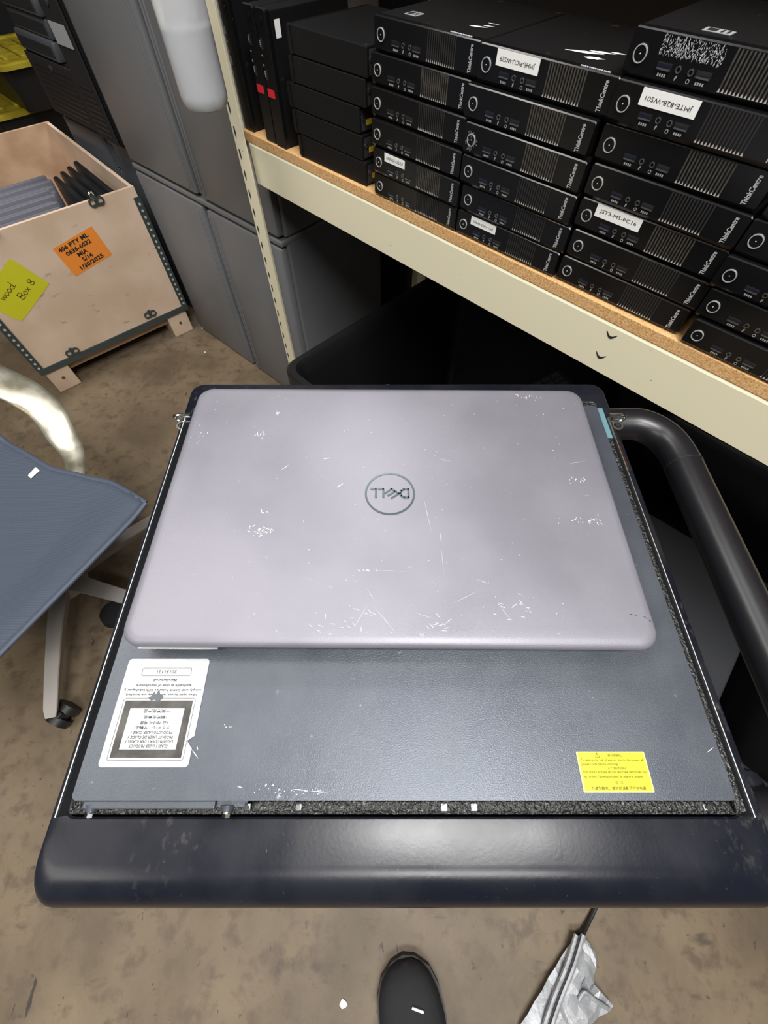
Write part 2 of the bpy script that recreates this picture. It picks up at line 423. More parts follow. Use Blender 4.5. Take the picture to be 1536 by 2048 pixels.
# silver laser-safety label (reads upside down)
lz = PZ + .0002
lab = bpy.data.objects.new('laser_label', None); bpy.data.objects.remove(lab)
bm = NB()
out = [(x, y) for x, y in rr(-.1772, -.1212, -.0052, .0592, .0022, 4)]
# notch torn out of the right edge
fixed = []
for i, p in enumerate(out):
    fixed.append(p)
    if i == 4: fixed += [(-.1212, .0050), (-.1225, .0062), (-.1252, .0092), (-.1222, .0112), (-.1212, .0118)]
plate(bm, fixed, lz, lz+.0002)
LL = obj('safety_label', bm, M_SILV, case, label='silver label with upside-down laser class lettering')
lz2 = lz+.0003
bm = NB()
def frame(bm, x0, x1, y0, y1, w, z, r=.0015):
    o_ = rr(x0, x1, y0, y1, r, 3); i_ = rr(x0+w, x1-w, y0+w, y1-w, max(r-w, .0002), 3)
    A = [bm.verts.new((x, y, z)) for x, y in o_]; B = [bm.verts.new((x, y, z)) for x, y in i_]
    n = len(A)
    for k in range(n): bm.faces.new((A[k], A[(k+1) % n], B[(k+1) % n], B[k]))
frame(bm, -.1730, -.1252, -.0018, .0340, .00028, lz2)
frame(bm, -.1660, -.1322, .0480, .0532, .00022, lz2, .001)
c0 = -.1490
def tu(body, w, h, x, y, bold=.018): text(bm, body, w, h, TM(x, y, lz2, PI), bold)
tu('20131121', .0135, .0021, c0, .0506, .01)
tu('Manufactured:', .0160, .0018, c0, .0452)
tu('applicable at date of manufacture.', .0375, .0019, c0, .0420)
tu('comply with DHHS Rules 21 CFR Subchapter J,', .0520, .0019, c0+.0002, .0392)
tu('Fiber optic lasers, when they are installed,', .0480, .0019, c0, .0364)
obj('lettering', bm, M_INK, LL)
bm = NB(); frame(bm, -.1715, -.1268, -.0002, .0325, .0045, lz2, .0002)
obj('label_border', bm, M_BROWNF, LL, label='worn dark brown border')
bm = NB(); c0 = -.1491
tu('CLASS 1 LASER PRODUCT', .0245, .0016, c0, .0062)
tu('LASERPRODUKT DER KLASSE 1', .0300, .0016, c0, .0087)
tu('PRODUIT LASER DE CLASSE 1', .0285, .0016, c0, .0112)
tu('PRODUCTO LASER CLASE 1', .0265, .0016, c0, .0137)
tu('クラス1レーザ製品', .0220, .0020, c0, .0165)
tu('1급 레이저 제품', .0180, .0020, c0, .0194)
tu('1類激光產品', .0150, .0020, c0, .0226)
tu('一类激光产品', .0175, .0022, c0, .0262)
obj('lettering', bm, M_INK, LL)
bm = NB()
v = [(-.1568, .0395), (-.1585, .0362), (-.1600, .0352), (-.1578, .0335), (-.1555, .0340), (-.1528, .0328), (-.1505, .0345), (-.1500, .0362), (-.1528, .0375), (-.1540, .0405), (-.1556, .0372)]
bm.faces.new([bm.verts.new((x+.003, y-.001, lz2+.0001)) for x, y in v]); obj('torn_patch', bm, M_PANEL, LL, label='dark patch torn from the label')
# yellow warning label
bm = NB(); plate(bm, rr(.1205, .1632, -.0182, .0032, .0006, 2), lz, lz+.0002); YL = obj('warning_label', bm, M_YELB, case, label='yellow warning label with olive print')
bm = NB(); bm.faces.new([bm.verts.new((x, y, lz2)) for x, y in rr(.1213, .1626, -.0175, .0027, .0004, 2)]); obj('label_face', bm, M_YELL, YL)
bm = NB(); z3 = lz2+.00020
def tn(body, w, h, x, y, bold=.012): text(bm, body, w, h, TM(x, y, z3), bold)
tn('WARNING', .0090, .0015, .1440, .0011, .02)
tn('To reduce the risk of electric shock, disconnect all', .0390, .0017, .1418, -.0014)
tn('power cords before servicing.', .0225, .0017, .1338, -.0037)
tn('ATTENTION', .0110, .0014, .1436, -.0058, .02)
tn("Pour réduire le risque de choc électrique débranchez tous", .0395, .0017, .1420, -.0078)
tn("les cordons d'alimentation avant de réparer le produit.", .0360, .0017, .1405, -.0103)
tn('경 고', .0050, .0018, .1432, -.0132)
tn('为避免触电，维护前请断开所有电源', .0330, .0018, .1420, -.0160)
for a, b in (((.1320, .0002), (.1333, .0026)), ((.1333, .0026), (.1346, .0002)), ((.1346, .0002), (.1320, .0002)), ((.1333, .0018), (.1333, .0009))):
    a = Vector((*a, z3)); b = Vector((*b, z3)); t = (b-a).normalized(); p = Vector((-t.y, t.x, 0))*.00014
    bm.faces.new([bm.verts.new(q) for q in (a-p, b-p, b+p, a+p)])
obj('lettering', bm, M_OLIVE, YL)

# ------------------------------------------------------------------ laptop
LZ = 1.2-.279
lap = thing('laptop', 'closed violet grey laptop with round chrome logo lying on the steel case', 'laptop', (.0036, .0623, 0), -.007)
bm = NB()
def ls(i, r, z, i0=None): return [(x, y, z) for x, y in rr(-.180+i, .180-i, (i0 if i0 is not None else i), .2393-i, r, 8)]
loft(bm, [ls(.0022, .012, LZ-.0075), ls(.0006, .013, LZ-.0066), ls(0, .0135, LZ-.0052), ls(.0002, .0135, LZ-.0034), ls(.0014, .0130, LZ-.0016), ls(.0034, .0115, LZ-.0005), ls(.0068, .010, LZ)])
obj('lid', bm, M_LID, lap, True)
bm = NB()
loft(bm, [ls(.030, .012, PZ+.0018, .034), ls(.012, .012, PZ+.0040, .020), ls(.004, .013, PZ+.0090, .006), ls(.0016, .013, LZ-.0095, .0016), ls(.0012, .013, LZ-.0078, .0008)])
obj('base', bm, M_BASE, lap, True)
for x in (-.13, .13):
    for y in (.045, .205):
        bm = NB(); b2(bm, x-.022, x+.022, y-.004, y+.004, PZ+.0001, PZ+.0022, .0008); obj('rubber_foot', bm, M_BLACKP, lap)
bm = NB(); b2(bm, -.168, -.115, -.0006, .002, LZ-.0088, LZ-.0072); obj('lit_edge_strip', bm, M_EDGE, lap, label='bright strip painted as light on the base edge')  # light catching the base's front edge, painted as a bright strip
# logo: ring and letters, upside down for the viewer
bm = NB(); LC = Vector((0.0003, .1197, LZ+.0002))
ring(bm, LC, .0200, .00145, .0005, 'Z', 64); obj('logo_ring', bm, M_LOGOM, lap, True, 'chrome logo ring')
bm = NB()
def stroke(pts, w=.0016):
    for a, b in zip(pts, pts[1:]):
        a = Vector((*a, 0)); b = Vector((*b, 0)); t = (b-a).normalized(); p = Vector((-t.y, t.x, 0))*w/2
        a2 = a-t*w*.25; b_ = b+t*w*.25
        q = [LC+Vector((0, 0, -.0001))+Matrix.Rotation(PI, 3, 'Z') @ v for v in (a2-p, b_-p, b_+p, a2+p)]
        lo = [bm.verts.new(v) for v in q]; hi = [bm.verts.new(v+Vector((0, 0, .0005))) for v in q]
        bm.faces.new(hi); bm.faces.new(lo[::-1])
        for k in range(4): bm.faces.new((lo[k], lo[(k+1) % 4], hi[(k+1) % 4], hi[k]))
h = .0040
stroke([(-.0148, -h), (-.0148, h), (-.0112, h), (-.0090, h*.6), (-.0082, 0), (-.0090, -h*.6), (-.0112, -h), (-.0148, -h)])
# slanted E between D and the two Ls
stroke([(-.0072, .0003), (-.0012, h+.0006)], .0014); stroke([(-.0040, -.0018), (.0016, .0024)], .0013); stroke([(-.0012, -h-.0002), (.0038, .0001)], .0014); stroke([(-.0072, .0003), (-.0012, -h-.0002)], .0014)
stroke([(.0052, h), (.0052, -h), (.0092, -h)]); stroke([(.0112, h), (.0112, -h), (.0152, -h)])
obj('logo_letters', bm, M_LOGOM, lap, False, 'chrome logo letters')
# scuffs and scratches
def ray(px, py, z):
    fw = Vector((0, math.cos(PITCH), -math.sin(PITCH))); up = Vector((0, math.sin(PITCH), math.cos(PITCH)))
    d = fw+Vector((1, 0, 0))*((px-768)/F_PX)-up*((py-1024)/F_PX)
    t = (z-CAMZ)/d.z; return Vector((0, 0, CAMZ))+d*t
def scuff_mesh(items, z, off):
    bm = NB()
    for (x, y, dx, dy, w) in items:
        a = ray(x-dx/2, y-dy/2, z)-off; b = ray(x+dx/2, y+dy/2, z)-off; a.z = b.z = z+.00012
        t = (b-a)
        if t.length < 1e-6: continue
        t.normalize(); p = Vector((-t.y, t.x, 0))*w/2*.33e-3
        m_ = (a+b)/2+p*random.uniform(-.6, .6)
        bm.faces.new([bm.verts.new(v) for v in (a, m_-p, b, m_+p)])
    return bm
it = []
def cluster(cx, cy, rx, ry, n, l=7, w=2.2):
    for _ in range(n):
        a = random.uniform(0, PI*2); q = random.random()**.7
        d = random.uniform(-.9, .4)+PI/2*random.choice((0, 0, 1)); L_ = random.uniform(.4, 1)*l
        it.append((cx+math.cos(a)*rx*q, cy+math.sin(a)*ry*q, L_*math.cos(d), -L_*math.sin(d), random.uniform(.5, 1)*w))
cluster(522, 1060, 26, 16, 26, 9, 2.6); cluster(528, 1022, 9, 4, 4, 7, 3); cluster(520, 870, 12, 8, 7, 9, 2.2); cluster(556, 826, 3, 3, 3, 7, 3.5)
cluster(1180, 1040, 35, 16, 20, 8, 2); cluster(1160, 960, 24, 14, 10, 8, 1.7); cluster(1055, 795, 35, 12, 12, 8, 1.5); cluster(735, 1141, 22, 3, 9, 8, 1.6)
cluster(1020, 1215, 45, 30, 16, 14, 1.2); cluster(690, 1240, 90, 35, 18, 16, 1.0); cluster(860, 1250, 50, 25, 12, 22, 1.0); cluster(400, 870, 22, 22, 8, 4, 2)
for s_ in [(680, 971, 13, -8, 2.5), (653, 917, 14, -3, 1.8), (890, 920, 26, 6, 1.3), (882, 1075, 1, 18, 1.6), (855, 1030, 18, 80, .9), (570, 935, 18, -12, 1.4), (885, 1120, 6, 60, .7), (780, 1142, 70, 3, .8), (965, 1163, 30, 10, 1.0), (1155, 925, 40, -6, .9), (770, 1240, 50, 60, .8), (850, 1232, 40, 14, .8), (930, 1195, 60, -30, .8), (1010, 1225, 30, 40, .8), (742, 1190, 20, 30, .7), (720, 1235, 30, -50, .8)]: it.append((s_[0], s_[1], s_[2], s_[3], s_[4]*(.5 if abs(s_[2])+abs(s_[3]) > 30 else 1)))
for _ in range(110): it.append((random.uniform(430, 1150), random.uniform(790, 1270), random.uniform(-3, 3), random.uniform(-3, 3), random.uniform(.6, 1.4)))
RO = Matrix.Rotation(.007, 4, 'Z'); OFF = Vector((.0036, .0623, 0))
sm = scuff_mesh(it, LZ, Vector((0, 0, 0)))
for v_ in sm.verts: v_.co = RO @ (v_.co-OFF)
obj('scuff_marks', sm, M_SCUFF, lap, label='fine white scuffs and scratches')
it = [(1262, 1229, 8, 1, 2), (1271, 1230, 6, 1, 2.2), (1290, 1235, 10, 6, 1.6), (1300, 1242, 5, 3, 2)]
sm = scuff_mesh(it, LZ, Vector((0, 0, 0)))
for v_ in sm.verts: v_.co = RO @ (v_.co-OFF)
obj('dark_marks', sm, M_DSCUFF, lap, label='small dark marks')
it = [(532, 1570, 4, -6, 2.6), (546, 1571, 6, 1, 2.6), (390, 1508, 14, 20, 1.5), (395, 1496, 2, 8, 2), (600, 1580, 30, 3, 1.6), (640, 1583, 40, 2, 1.4), (480, 1574, 12, 3, 1.4), (1420, 1500, 16, -12, 1.2)]
cluster(600, 1582, 110, 8, 24, 6, 1.5); cluster(456, 1452, 10, 6, 4, 4, 1.6)
obj('scuff_marks', scuff_mesh(it, PZ, Vector((0, 0, 0))), M_SCUFF, case, label='pale scuffs near the front edge')

# ================================================================== SHELVING
BZ = .855      # top of particle board
shelf = thing('shelving_unit', 'cream steel shelving unit with a particle board shelf full of black computers', 'shelf', SN(-1.0, .6, 0), -YAW)
# local frame: x along D from the left post, y along N
def post(x, y, sx, sy):
    bm = NB()
    b2(bm, x, x+.040*sx, y-.001, y+.001, 0.0, 2.1) if sx > 0 else b2(bm, x-.040, x, y-.001, y+.001, 0, 2.1)
    b2(bm, min(x, x+.002*sx), max(x, x+.002*sx), min(y, y+.028*sy), max(y, y+.028*sy), 0, 2.1)
    p = obj('post', bm, M_CREAM, shelf)
    bm = NB()
    z = .03
    while z < 2.05:
        xc = x+.0095*sx; yy = y-.0013*sy
        q = [(-.0022, .009), (.0022, .009), (.0032, 0), (.0010, -.010), (-.0010, -.010), (-.0032, 0)]
        bm.faces.new([bm.verts.new((xc+a, yy, z+b)) for a, b in q]); z += .0375
    obj('slot_holes', bm, M_DSCUFF, p, label='dark teardrop slots')
post(-.026, -.018, 1, 1); post(1.86, -.018, -1, 1); post(-.014, .60, 1, -1); post(1.86, .60, -1, -1)
bT = Matrix.Translation((1.055, -.0160, 0)) @ Matrix.Rotation(-.0125, 4, 'Z') @ Matrix.Translation((-1.055, .0160, 0))
def beam(z0, z1, y0, M=None, x0=.002, x1=1.825, nm='front_beam'):
    bm = NB()
    prof = [(y0, z0), (y0, z1-.004), (y0+.0015, z1), (y0+.010, z1), (y0+.012, z1-.010), (y0+.012, z0+.006), (y0+.010, z0), ]
    loft(bm, [[(x0, a, b) for a, b in prof], [(x1, a, b) for a, b in prof]])
    if M:
        for v in bm.verts: v.co = M @ v.co
    return obj(nm, bm, M_CREAM, shelf)
FB = beam(BZ-.090, BZ-.0165, -.0160, bT)
bm = NB()
for zc in (BZ-.034, BZ-.068):
    sgn = .867
    pts = [(sgn-.0085+.017*t, -.0163, zc+.006-.0085*math.sin(PI*t)) for t in [k/10 for k in range(11)]]
    pt2 = [(sgn+.0070-.014*t, -.0163, zc+.006-.0045*math.sin(PI*t)) for t in [k/10 for k in range(11)]]
    bm.faces.new([bm.verts.new(bT @ Vector(p)) for p in pts+pt2])
obj('punched_tabs', bm, M_DSCUFF, FB, label='dark punched crescents')
beam(BZ-.090, BZ-.0165, .575, nm='rear_beam')
bm = NB(); b2(bm, -.0180, 1.83, -.0155, .575, BZ-.0160, BZ, .0006, bT)
obj('shelf_board', bm, M_PART, shelf, label='orange-brown particle board')
beam(1.40, 1.47, -.0160, nm='front_beam'); beam(1.40, 1.47, .575, nm='rear_beam')
bm = NB(); b2(bm, .014, 1.83, -.002, .575, 1.4705, 1.486); obj('shelf_board', bm, M_PART, shelf)


# ------------------------------------------------------------------ mini computers
W, H, DP = .179, .0345, .183
def make_pc():
    r = thing('mini_computer', 'x', 'computer')
    bm = NB(); b2(bm, .0012, W-.0012, .006, DP, .0012, H-.0004, .0012); obj('case', bm, M_CASE, r)
    bm = NB()
    prof = lambda x, i: [(x, .0085, .0005+i), (x, .003, .0005+i), (x, .0, .0045+i), (x, .0, H-.0018-i), (x, .0010, H-.0006-i), (x, .0085, H-.0002-i)]
    loft(bm, [prof(0, .0012), prof(.0018, 0), prof(W-.0018, 0), prof(W, .0012)]); obj('front_panel', bm, M_BEZ, r)
    bm = NB(); cyl(bm, (.013, -.0003, .0172), .0058, .0012, 'Y', 28); b = obj('power_button', bm, M_BEZ, r, True)
    bm = NB(); ring(bm, (.013, -.0006, .0172), .0066, .0009, .0018, 'Y', 32); obj('button_ring', bm, M_RINGS, b, True)
    bm = NB(); cyl(bm, (.013, -.0010, .0172), .0005, .0004, 'Y', 10); obj('button_mark', bm, M_PAPER, b)
    for x, tongue in ((.0400, M_BLUEP), (.0780, M_BLACKP)):
        bm = NB(); y = -.0002
        b2(bm, x-.0070, x+.0070, y-.0003, y+.0003, .0095, .0150); p = obj('usb_port', bm, M_BLACKP, r)
        bm = NB(); b2(bm, x-.0062, x+.0062, y-.0010, y-.0002, .0100, .0112); obj('port_lip', bm, M_STEEL, p)
        bm = NB(); b2(bm, x-.0060, x+.0060, y-.0008, y-.0002, .0122, .0142); obj('port_tongue', bm, tongue, p)
    for x in (.0540, .0660):
        bm = NB(); ring(bm, (x, -.0004, .0125), .0026, .0008, .0010, 'Y', 20); obj('audio_jack', bm, M_STEEL, r, True)
    bm = NB()
    for x in (.0362, .0384, .0406, .0428): b2(bm, x, x+.0014, -.0004, -.0001, .0056, .0076)
    for x in (.0735, .0757, .0779, .0801): b2(bm, x, x+.0014, -.0004, -.0001, .0056, .0076)
    b2(bm, .0536, .0543, -.0004, -.0001, .0052, .0082); b2(bm, .0546, .0552, -.0004, -.0001, .0066, .0088)
    ring(bm, (.0664, -.0003, .0066), .0017, .0005, .0002, 'Y', 12)
    obj('port_marks', bm, M_ICON, r)
    return r
def add_ribs(r, dusty):
    m = M_RIBD if dusty else M_RIB
    if ('ribs', dusty) not in MESHES:
        bm = NB()
        for k in range(14):
            x = .0960+k*.00345; b2(bm, x, x+.0015, -.0006, .0002, .0058, H-.0022)
        o = obj('vent_ribs', bm, m, r); MESHES[('ribs', dusty)] = o.data
        bm = NB()
        for k in range(14):
            x = .0960+k*.00345+.0007
            bm.faces.new([bm.verts.new(p) for p in ((x-.0012, -.0008, .0048), (x+.0012, -.0008, .0048), (x, -.0008, .0078))])
        t = obj('vent_highlights', bm, M_TIP, o); MESHES['tips'] = t.data  # pale triangles paint the highlights at the slot bottoms
    else:
        o = bpy.data.objects.new('vent_ribs', MESHES[('ribs', dusty)]); col.objects.link(o); o.parent = r
        t = bpy.data.objects.new('vent_highlights', MESHES['tips']); col.objects.link(t); t.parent = o
    return o
MESHES = {}
def add_logo(r):
    if 'logo' not in MESHES:
        bm = NB(); text(bm, 'ThinkCentre', .0245, .0052, FM(.1660, -.0003, .0175, PI/2), .028)
        o = obj('printed_name', bm, M_LOGO, r); MESHES['logo'] = o.data
    else:
        o = bpy.data.objects.new('printed_name', MESHES['logo']); col.objects.link(o); o.parent = r
def add_label(r, body, x0, x1, z0, z1, up=True, tilt=0, curl=False):
    R = Matrix.Translation(((x0+x1)/2, 0, (z0+z1)/2)) @ Matrix.Rotation(tilt, 4, 'Y') @ Matrix.Translation((-(x0+x1)/2, 0, -(z0+z1)/2))
    bm = NB(); b2(bm, x0, x1, -.0006, -.0002, z0, z1, 0, R)
    o = obj('name_sticker', bm, M_PAPER, r, label='white name sticker')
    if body:
        bm = NB(); text(bm, body, (x1-x0)*.82, (z1-z0)*.36, R @ FM((x0+x1)/2, -.0008, (z0+z1)/2, 0 if up else PI)); obj('lettering', bm, M_INK, o)
    return o
proto = make_pc()
first = [True]
def pc(loc, rz):
    if first[0]: first[0] = False; r = proto
    else: r = copy_tree(proto_copy)
    r.location = loc; r.rotation_euler = (0, 0, rz)
    return r
# keep a clean list of proto before extras are added
proto_copy = proto
U = dict(A=[-.609, -.607, -.610, -.612, -.613, -.606], B=[-.427, -.423, -.427, -.428, -.433, -.426],
         C=[-.243, -.240, -.244, -.244, -.247, -.247, -.250], D=[-.054, -.059, -.064, -.063, -.060])
V = dict(A=[.591, .587, .587, .590, .592, .592], B=[.592, .589, .585, .583, .583, .589],
         C=[.594, .592, .592, .589, .590, .586, .591], D=[.585, .587, .585, .588, .586])
WHERE = dict(A='stack beside sideways machines', B='middle stack', C='seven-high stack', D='stack at right picture edge')
def lev(i, m):
    k = m-1-i
    if k == 0: return 'topmost of '
    if i == 0: return 'lowest of '
    return ('second', 'third', 'fourth', 'fifth', 'sixth')[k-1]+' from top of '
pcs = {}
for st in 'ABCD':
    m_ = len(U[st])
    for i in range(m_):
        o = pc(SN(U[st][i], V[st][i], BZ-.0009+i*H+.001), -YAW)
        pcs[st, i] = o
        tag(o, 'x', 'computer', 'mini computers stacked on the shelf')
for (st, i), o in pcs.items():
    m_ = len(U[st])
    extra = {('A', 1): ' with white sticker', ('B', 5): ' with wide white sticker, scratched top', ('B', 0): ' with narrow white sticker', ('C', 6): ' with scraped sticker residue', ('C', 5): ' with white sticker', ('C', 2): ' with long white sticker', ('A', 5): ' with square badge on top', ('B', 3): ' with torn film at button', ('D', 3): ' with dusty button'}.get((st, i), '')
    o['label'] = 'black mini computer'+extra+', '+lev(i, m_)+WHERE[st]
# sideways stack Z (fronts turned left, rear ports to the right)
Zp = []
for i in range(5):
    dx = (-.824, -.831, -.836, -.820, -.815)[i]
    o = pc(SN(dx, .600+W, BZ+.0001+i*H), -YAW-PI/2)
    tag(o, 'black mini computer turned sideways showing its plain side, '+(lev(i, 5)+'leftmost stack'), 'computer', 'mini computers stacked sideways on the shelf')
    Zp.append(o)
# upright ones
Ep = []
for k, (s_, n_) in enumerate([(-1.0170, .606), (-.9380, .602), (-.9020, .600)]):
    # stands on its side: the power button end is up
    o = pc(SN(s_, n_, BZ+.0002+W), 0)
    R3 = Matrix((( D.x, N.x, 0), (D.y, N.y, 0), (0, 0, 1)))
    Q = Matrix(((0, 0, 1), (0, 1, 0), (-1, 0, 0)))
    o.rotation_euler = (R3 @ Q).to_euler()
    Ep.append(o)
tag(Ep[0], 'black mini computer standing upright on its side right beside the cream post', 'computer', 'mini computers standing upright')
tag(Ep[1], 'upright black mini computer with red tag, left one of the touching pair', 'computer', 'mini computers standing upright')
tag(Ep[2], 'upright black mini computer with red tag, right one of the touching pair', 'computer', 'mini computers standing upright')
# per-instance extras
dusty = {('A', 4), ('A', 1), ('B', 5), ('B', 3), ('C', 4), ('C', 2), ('B', 4), ('C', 6)}
for k_, o in pcs.items():
    add_ribs(o, k_ in dusty)
    if k_ != ('C', 6): add_logo(o)
add_label(pcs['A', 1], 'ANNEX-532-S4', .026, .070, .0215, .0325, True)
add_label(pcs['B', 5], 'JMHE-PICU-WS29', .026, .084, .0190, .0325, False)
add_label(pcs['B', 0], 'JM1-1002-WS02', .026, .072, .0215, .0325, False)
add_label(pcs['C', 5], 'JMTE-828-WS01', .028, .086, .0195, .0325, False)
add_label(pcs['C', 2], 'JST3-MS-PC16', .022, .080, .0200, .0330, True)
bm = NB()
for _ in range(420):
    x = random.uniform(.030, .088); z = random.uniform(.0195, .0320); a = random.uniform(.9, 2.2); l = random.uniform(.0004, .0016); w = .00016
    c_, s2 = math.cos(a), math.sin(a)
    bm.faces.new([bm.verts.new((x+l*c_*u-w*s2*v, -.0003, z+l*s2*u+w*c_*v)) for u, v in ((-1, 0), (0, -1), (1, 0), (0, 1))])
obj('sticker_residue', bm, M_SCUFF, pcs['C', 6], label='speckled white sticker residue')
def top_badge(r, x, y, w, d):
    bm = NB(); b2(bm, x, x+w, y, y+d, H-.0003, H+.0001); o = obj('top_badge', bm, M_ICON, r, label='small pale badge')
    bm = NB(); b2(bm, x+w*.12, x+w*.45, y+d*.15, y+d*.85, H, H+.0003); b2(bm, x+w*.6, x+w*.68, y+d*.15, y+d*.85, H, H+.0003); b2(bm, x+w*.8, x+w*.88, y+d*.15, y+d*.85, H, H+.0003); obj('badge_mark', bm, M_INK, o)
top_badge(pcs['A', 5], .030, .026, .020, .018); top_badge(pcs['C', 6], .052, .022, .026, .014)
def streaks(r, items):
    bm = NB()
    for (x, y, l, w, a) in items:
        n = 9; up = []; dn = []
        for k in range(n+1):
            t = k/n; ww = w*math.sin(PI*min(1, t*1.1+.05))*random.uniform(.6, 1.1)
            px = x+math.cos(a)*l*t; py = y+math.sin(a)*l*t
            up.append((px-math.sin(a)*ww, py+math.cos(a)*ww, H+.0001)); dn.append((px+math.sin(a)*ww, py-math.cos(a)*ww, H+.0001))
        bm.faces.new([bm.verts.new(p) for p in dn+up[::-1]])
    obj('paper_remnants', bm, M_PAPER, r, label='white torn paper streaks on top')
streaks(pcs['B', 5], [(.088, .040, .050, .0045, .30), (.110, .055, .034, .0040, .25), (.118, .030, .026, .0050, .35), (.130, .066, .020, .003, .2)])
streaks(pcs['A', 5], [(.128, .040, .028, .0030, .3), (.140, .052, .018, .0020, .3), (.138, .066, .018, .0016, .2)])
def scratch_edge(r, x0, x1):
    bm = NB(); x = x0
    while x < x1: b2(bm, x, x+.0016, .004, .0052, H-.0009, H+.0001); x += random.uniform(.0018, .003)
    obj('edge_wear', bm, M_SCUFF, r, label='chipped pale top edge')
scratch_edge(pcs['A', 5], .128, .160); scratch_edge(pcs['B', 5], .130, .165)
bm = NB()
for _ in range(26):
    a = random.uniform(0, 2*PI); q = random.uniform(.004, .0105); x = .013+q*math.cos(a); z = .0165+q*math.sin(a)
    if z > .032 or z < .003: continue
    pts = [(x+random.uniform(.0005, .0024)*math.cos(t), -.0013, z+random.uniform(.0005, .0024)*math.sin(t)) for t in (0, 1.2, 2.5, 3.8, 5)]
    bm.faces.new([bm.verts.new(p) for p in pts])
obj('torn_film', bm, M_STEEL, pcs['B', 3], label='torn silver film')
for r in Zp:
    bm = NB(); y = DP
    b2(bm, .006, W-.006, y-.001, y+.0006, .004, H-.004); p = obj('rear_panel', bm, M_DGREY, r)
    bm = NB(); b2(bm, .150, .163, y+.0004, y+.0016, .010, .017); obj('power_port', bm, M_YPORT, p, label='yellow power port')
    bm = NB(); ring(bm, (.170, y+.001, .020), .0032, .0016, .0016, 'Y', 16); obj('antenna_nut', bm, M_STEEL, p)
    bm = NB(); b2(bm, .132, .145, y+.0004, y+.001, .010, .015); b2(bm, .114, .127, y+.0004, y+.001, .010, .015); obj('rear_ports', bm, M_STEEL, p)
for k, r in enumerate(Ep):
    for c_ in list(r.children_recursive):
        if c_.name.split('.')[0] in ('button_ring', 'button_mark', 'audio_jack'): bpy.data.objects.remove(c_)
    if k:
        bm = NB(); b2(bm, .096, .107, -.0012, -.0002, .006, .0255); obj('red_tag', bm, M_RED, r, label='red tag')
bm = NB(); b2(bm, .012, .033, .016, .027, H-.0006, H+.0001); obj('side_sticker', bm, M_PAPER, Ep[2], label='small white side sticker')

# ------------------------------------------------------------------ hanging bottle
bt = thing('spray_bottle', 'translucent white plastic bottle of cloudy liquid hanging beside the cream post', 'bottle', (-.321, 1.018, CAMZ-.277))
bm = NB()
def lathe(bm, prof, n=32, c=(0, 0, 0)):
    R = [[bm.verts.new((c[0]+r*math.cos(2*PI*k/n), c[1]+r*math.sin(2*PI*k/n), c[2]+z)) for k in range(n)] for r, z in prof]
    for a, b in zip(R, R[1:]):
        for k in range(n): bm.faces.new((a[k], a[(k+1) % n], b[(k+1) % n], b[k]))
    bm.faces.new(R[0][::-1]); bm.faces.new(R[-1])
lathe(bm, [(.020, .004), (.028, 0), (.0355, .003), (.0395, .010), (.0405, .020), (.0405, .165), (.041, .185), (.030, .215), (.017, .235), (.014, .240), (.014, .252)])
obj('bottle_body', bm, M_BOTTLE, bt, True)
bm = NB(); lathe(bm, [(.020, .0055), (.030, .002), (.0340, .0045), (.0380, .0105), (.0388, .021), (.0388, .098)]); obj('liquid', bm, M_LIQ, bt, True)
bm = NB(); lathe(bm, [(.0175, .252), (.0185, .256), (.0185, .274), (.012, .278)]); obj('cap', bm, M_PAPER, bt, True)
bm = NB(); b2(bm, -.012, .012, -.055, .03, .278, .305, .006); obj('spray_head', bm, M_BLACKP, bt)
bm = NB(); p0 = SN(-.958, .565, 1.465)-Vector((-.321, 1.018, CAMZ-.277))
tube(bm, [(0, .01, .300), (.01, .04, .36), (p0.x-.01, p0.y-.02, .47), (p0.x, p0.y, p0.z), (p0.x+.006, p0.y+.01, p0.z+.010), (p0.x+.012, p0.y+.02, p0.z-.01)], .0018, 8, 6); obj('hook_wire', bm, M_STEEL, bt, True)

# ================================================================== CABINETS
CE = math.atan2(-.667, .745)
def cab(name, label, x0, x1, d0, depth, z1, split, seamz=None, louvre=False, mt=None):
    o = thing(name, label, 'cabinet', (-.829, 1.675, 0), CE)
    mt = mt or M_CAB
    levels = [(0.0, seamz), (seamz, z1)] if seamz else [(0.0, z1)]
    for j, (za, zb) in enumerate(levels):
        bm = NB(); b2(bm, x0, x1, d0+.022, d0+depth, za+.001, zb-.001, .006); obj('cabinet_body', bm, mt, o)
        b = NB(); b2(b, x0-.001, x1+.001, d0+.002, d0+depth+.002, zb-.016, zb-.0015, .004); obj('top_rim', b, mt, o)
        for (xa, xb) in ((x0+.004, x0+split-.012), (x0+split+.012, x1-.004)):
            bm = NB(); b2(bm, xa, xb, d0, d0+.022, za+.008, zb-.023, .006)
            dr = obj('door', bm, mt, o, True)
            bm = NB()
            xr = xb if xa < x0+.1 else xa
            sg = -1 if xa < x0+.1 else 1
            for q in (.010, .024): b2(bm, xr+sg*q-.0030, xr+sg*q+.0030, d0-.003, d0+.002, za+.02, zb-.035, .003)
            obj('door_ridges', bm, mt, dr, True)
    return o
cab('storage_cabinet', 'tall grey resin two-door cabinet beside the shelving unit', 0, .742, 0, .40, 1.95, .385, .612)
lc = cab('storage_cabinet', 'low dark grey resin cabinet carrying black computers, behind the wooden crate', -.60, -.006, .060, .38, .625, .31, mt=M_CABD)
cf = Matrix.Translation((-.829, 1.675, 0)) @ Matrix.Rotation(CE, 4, 'Z')
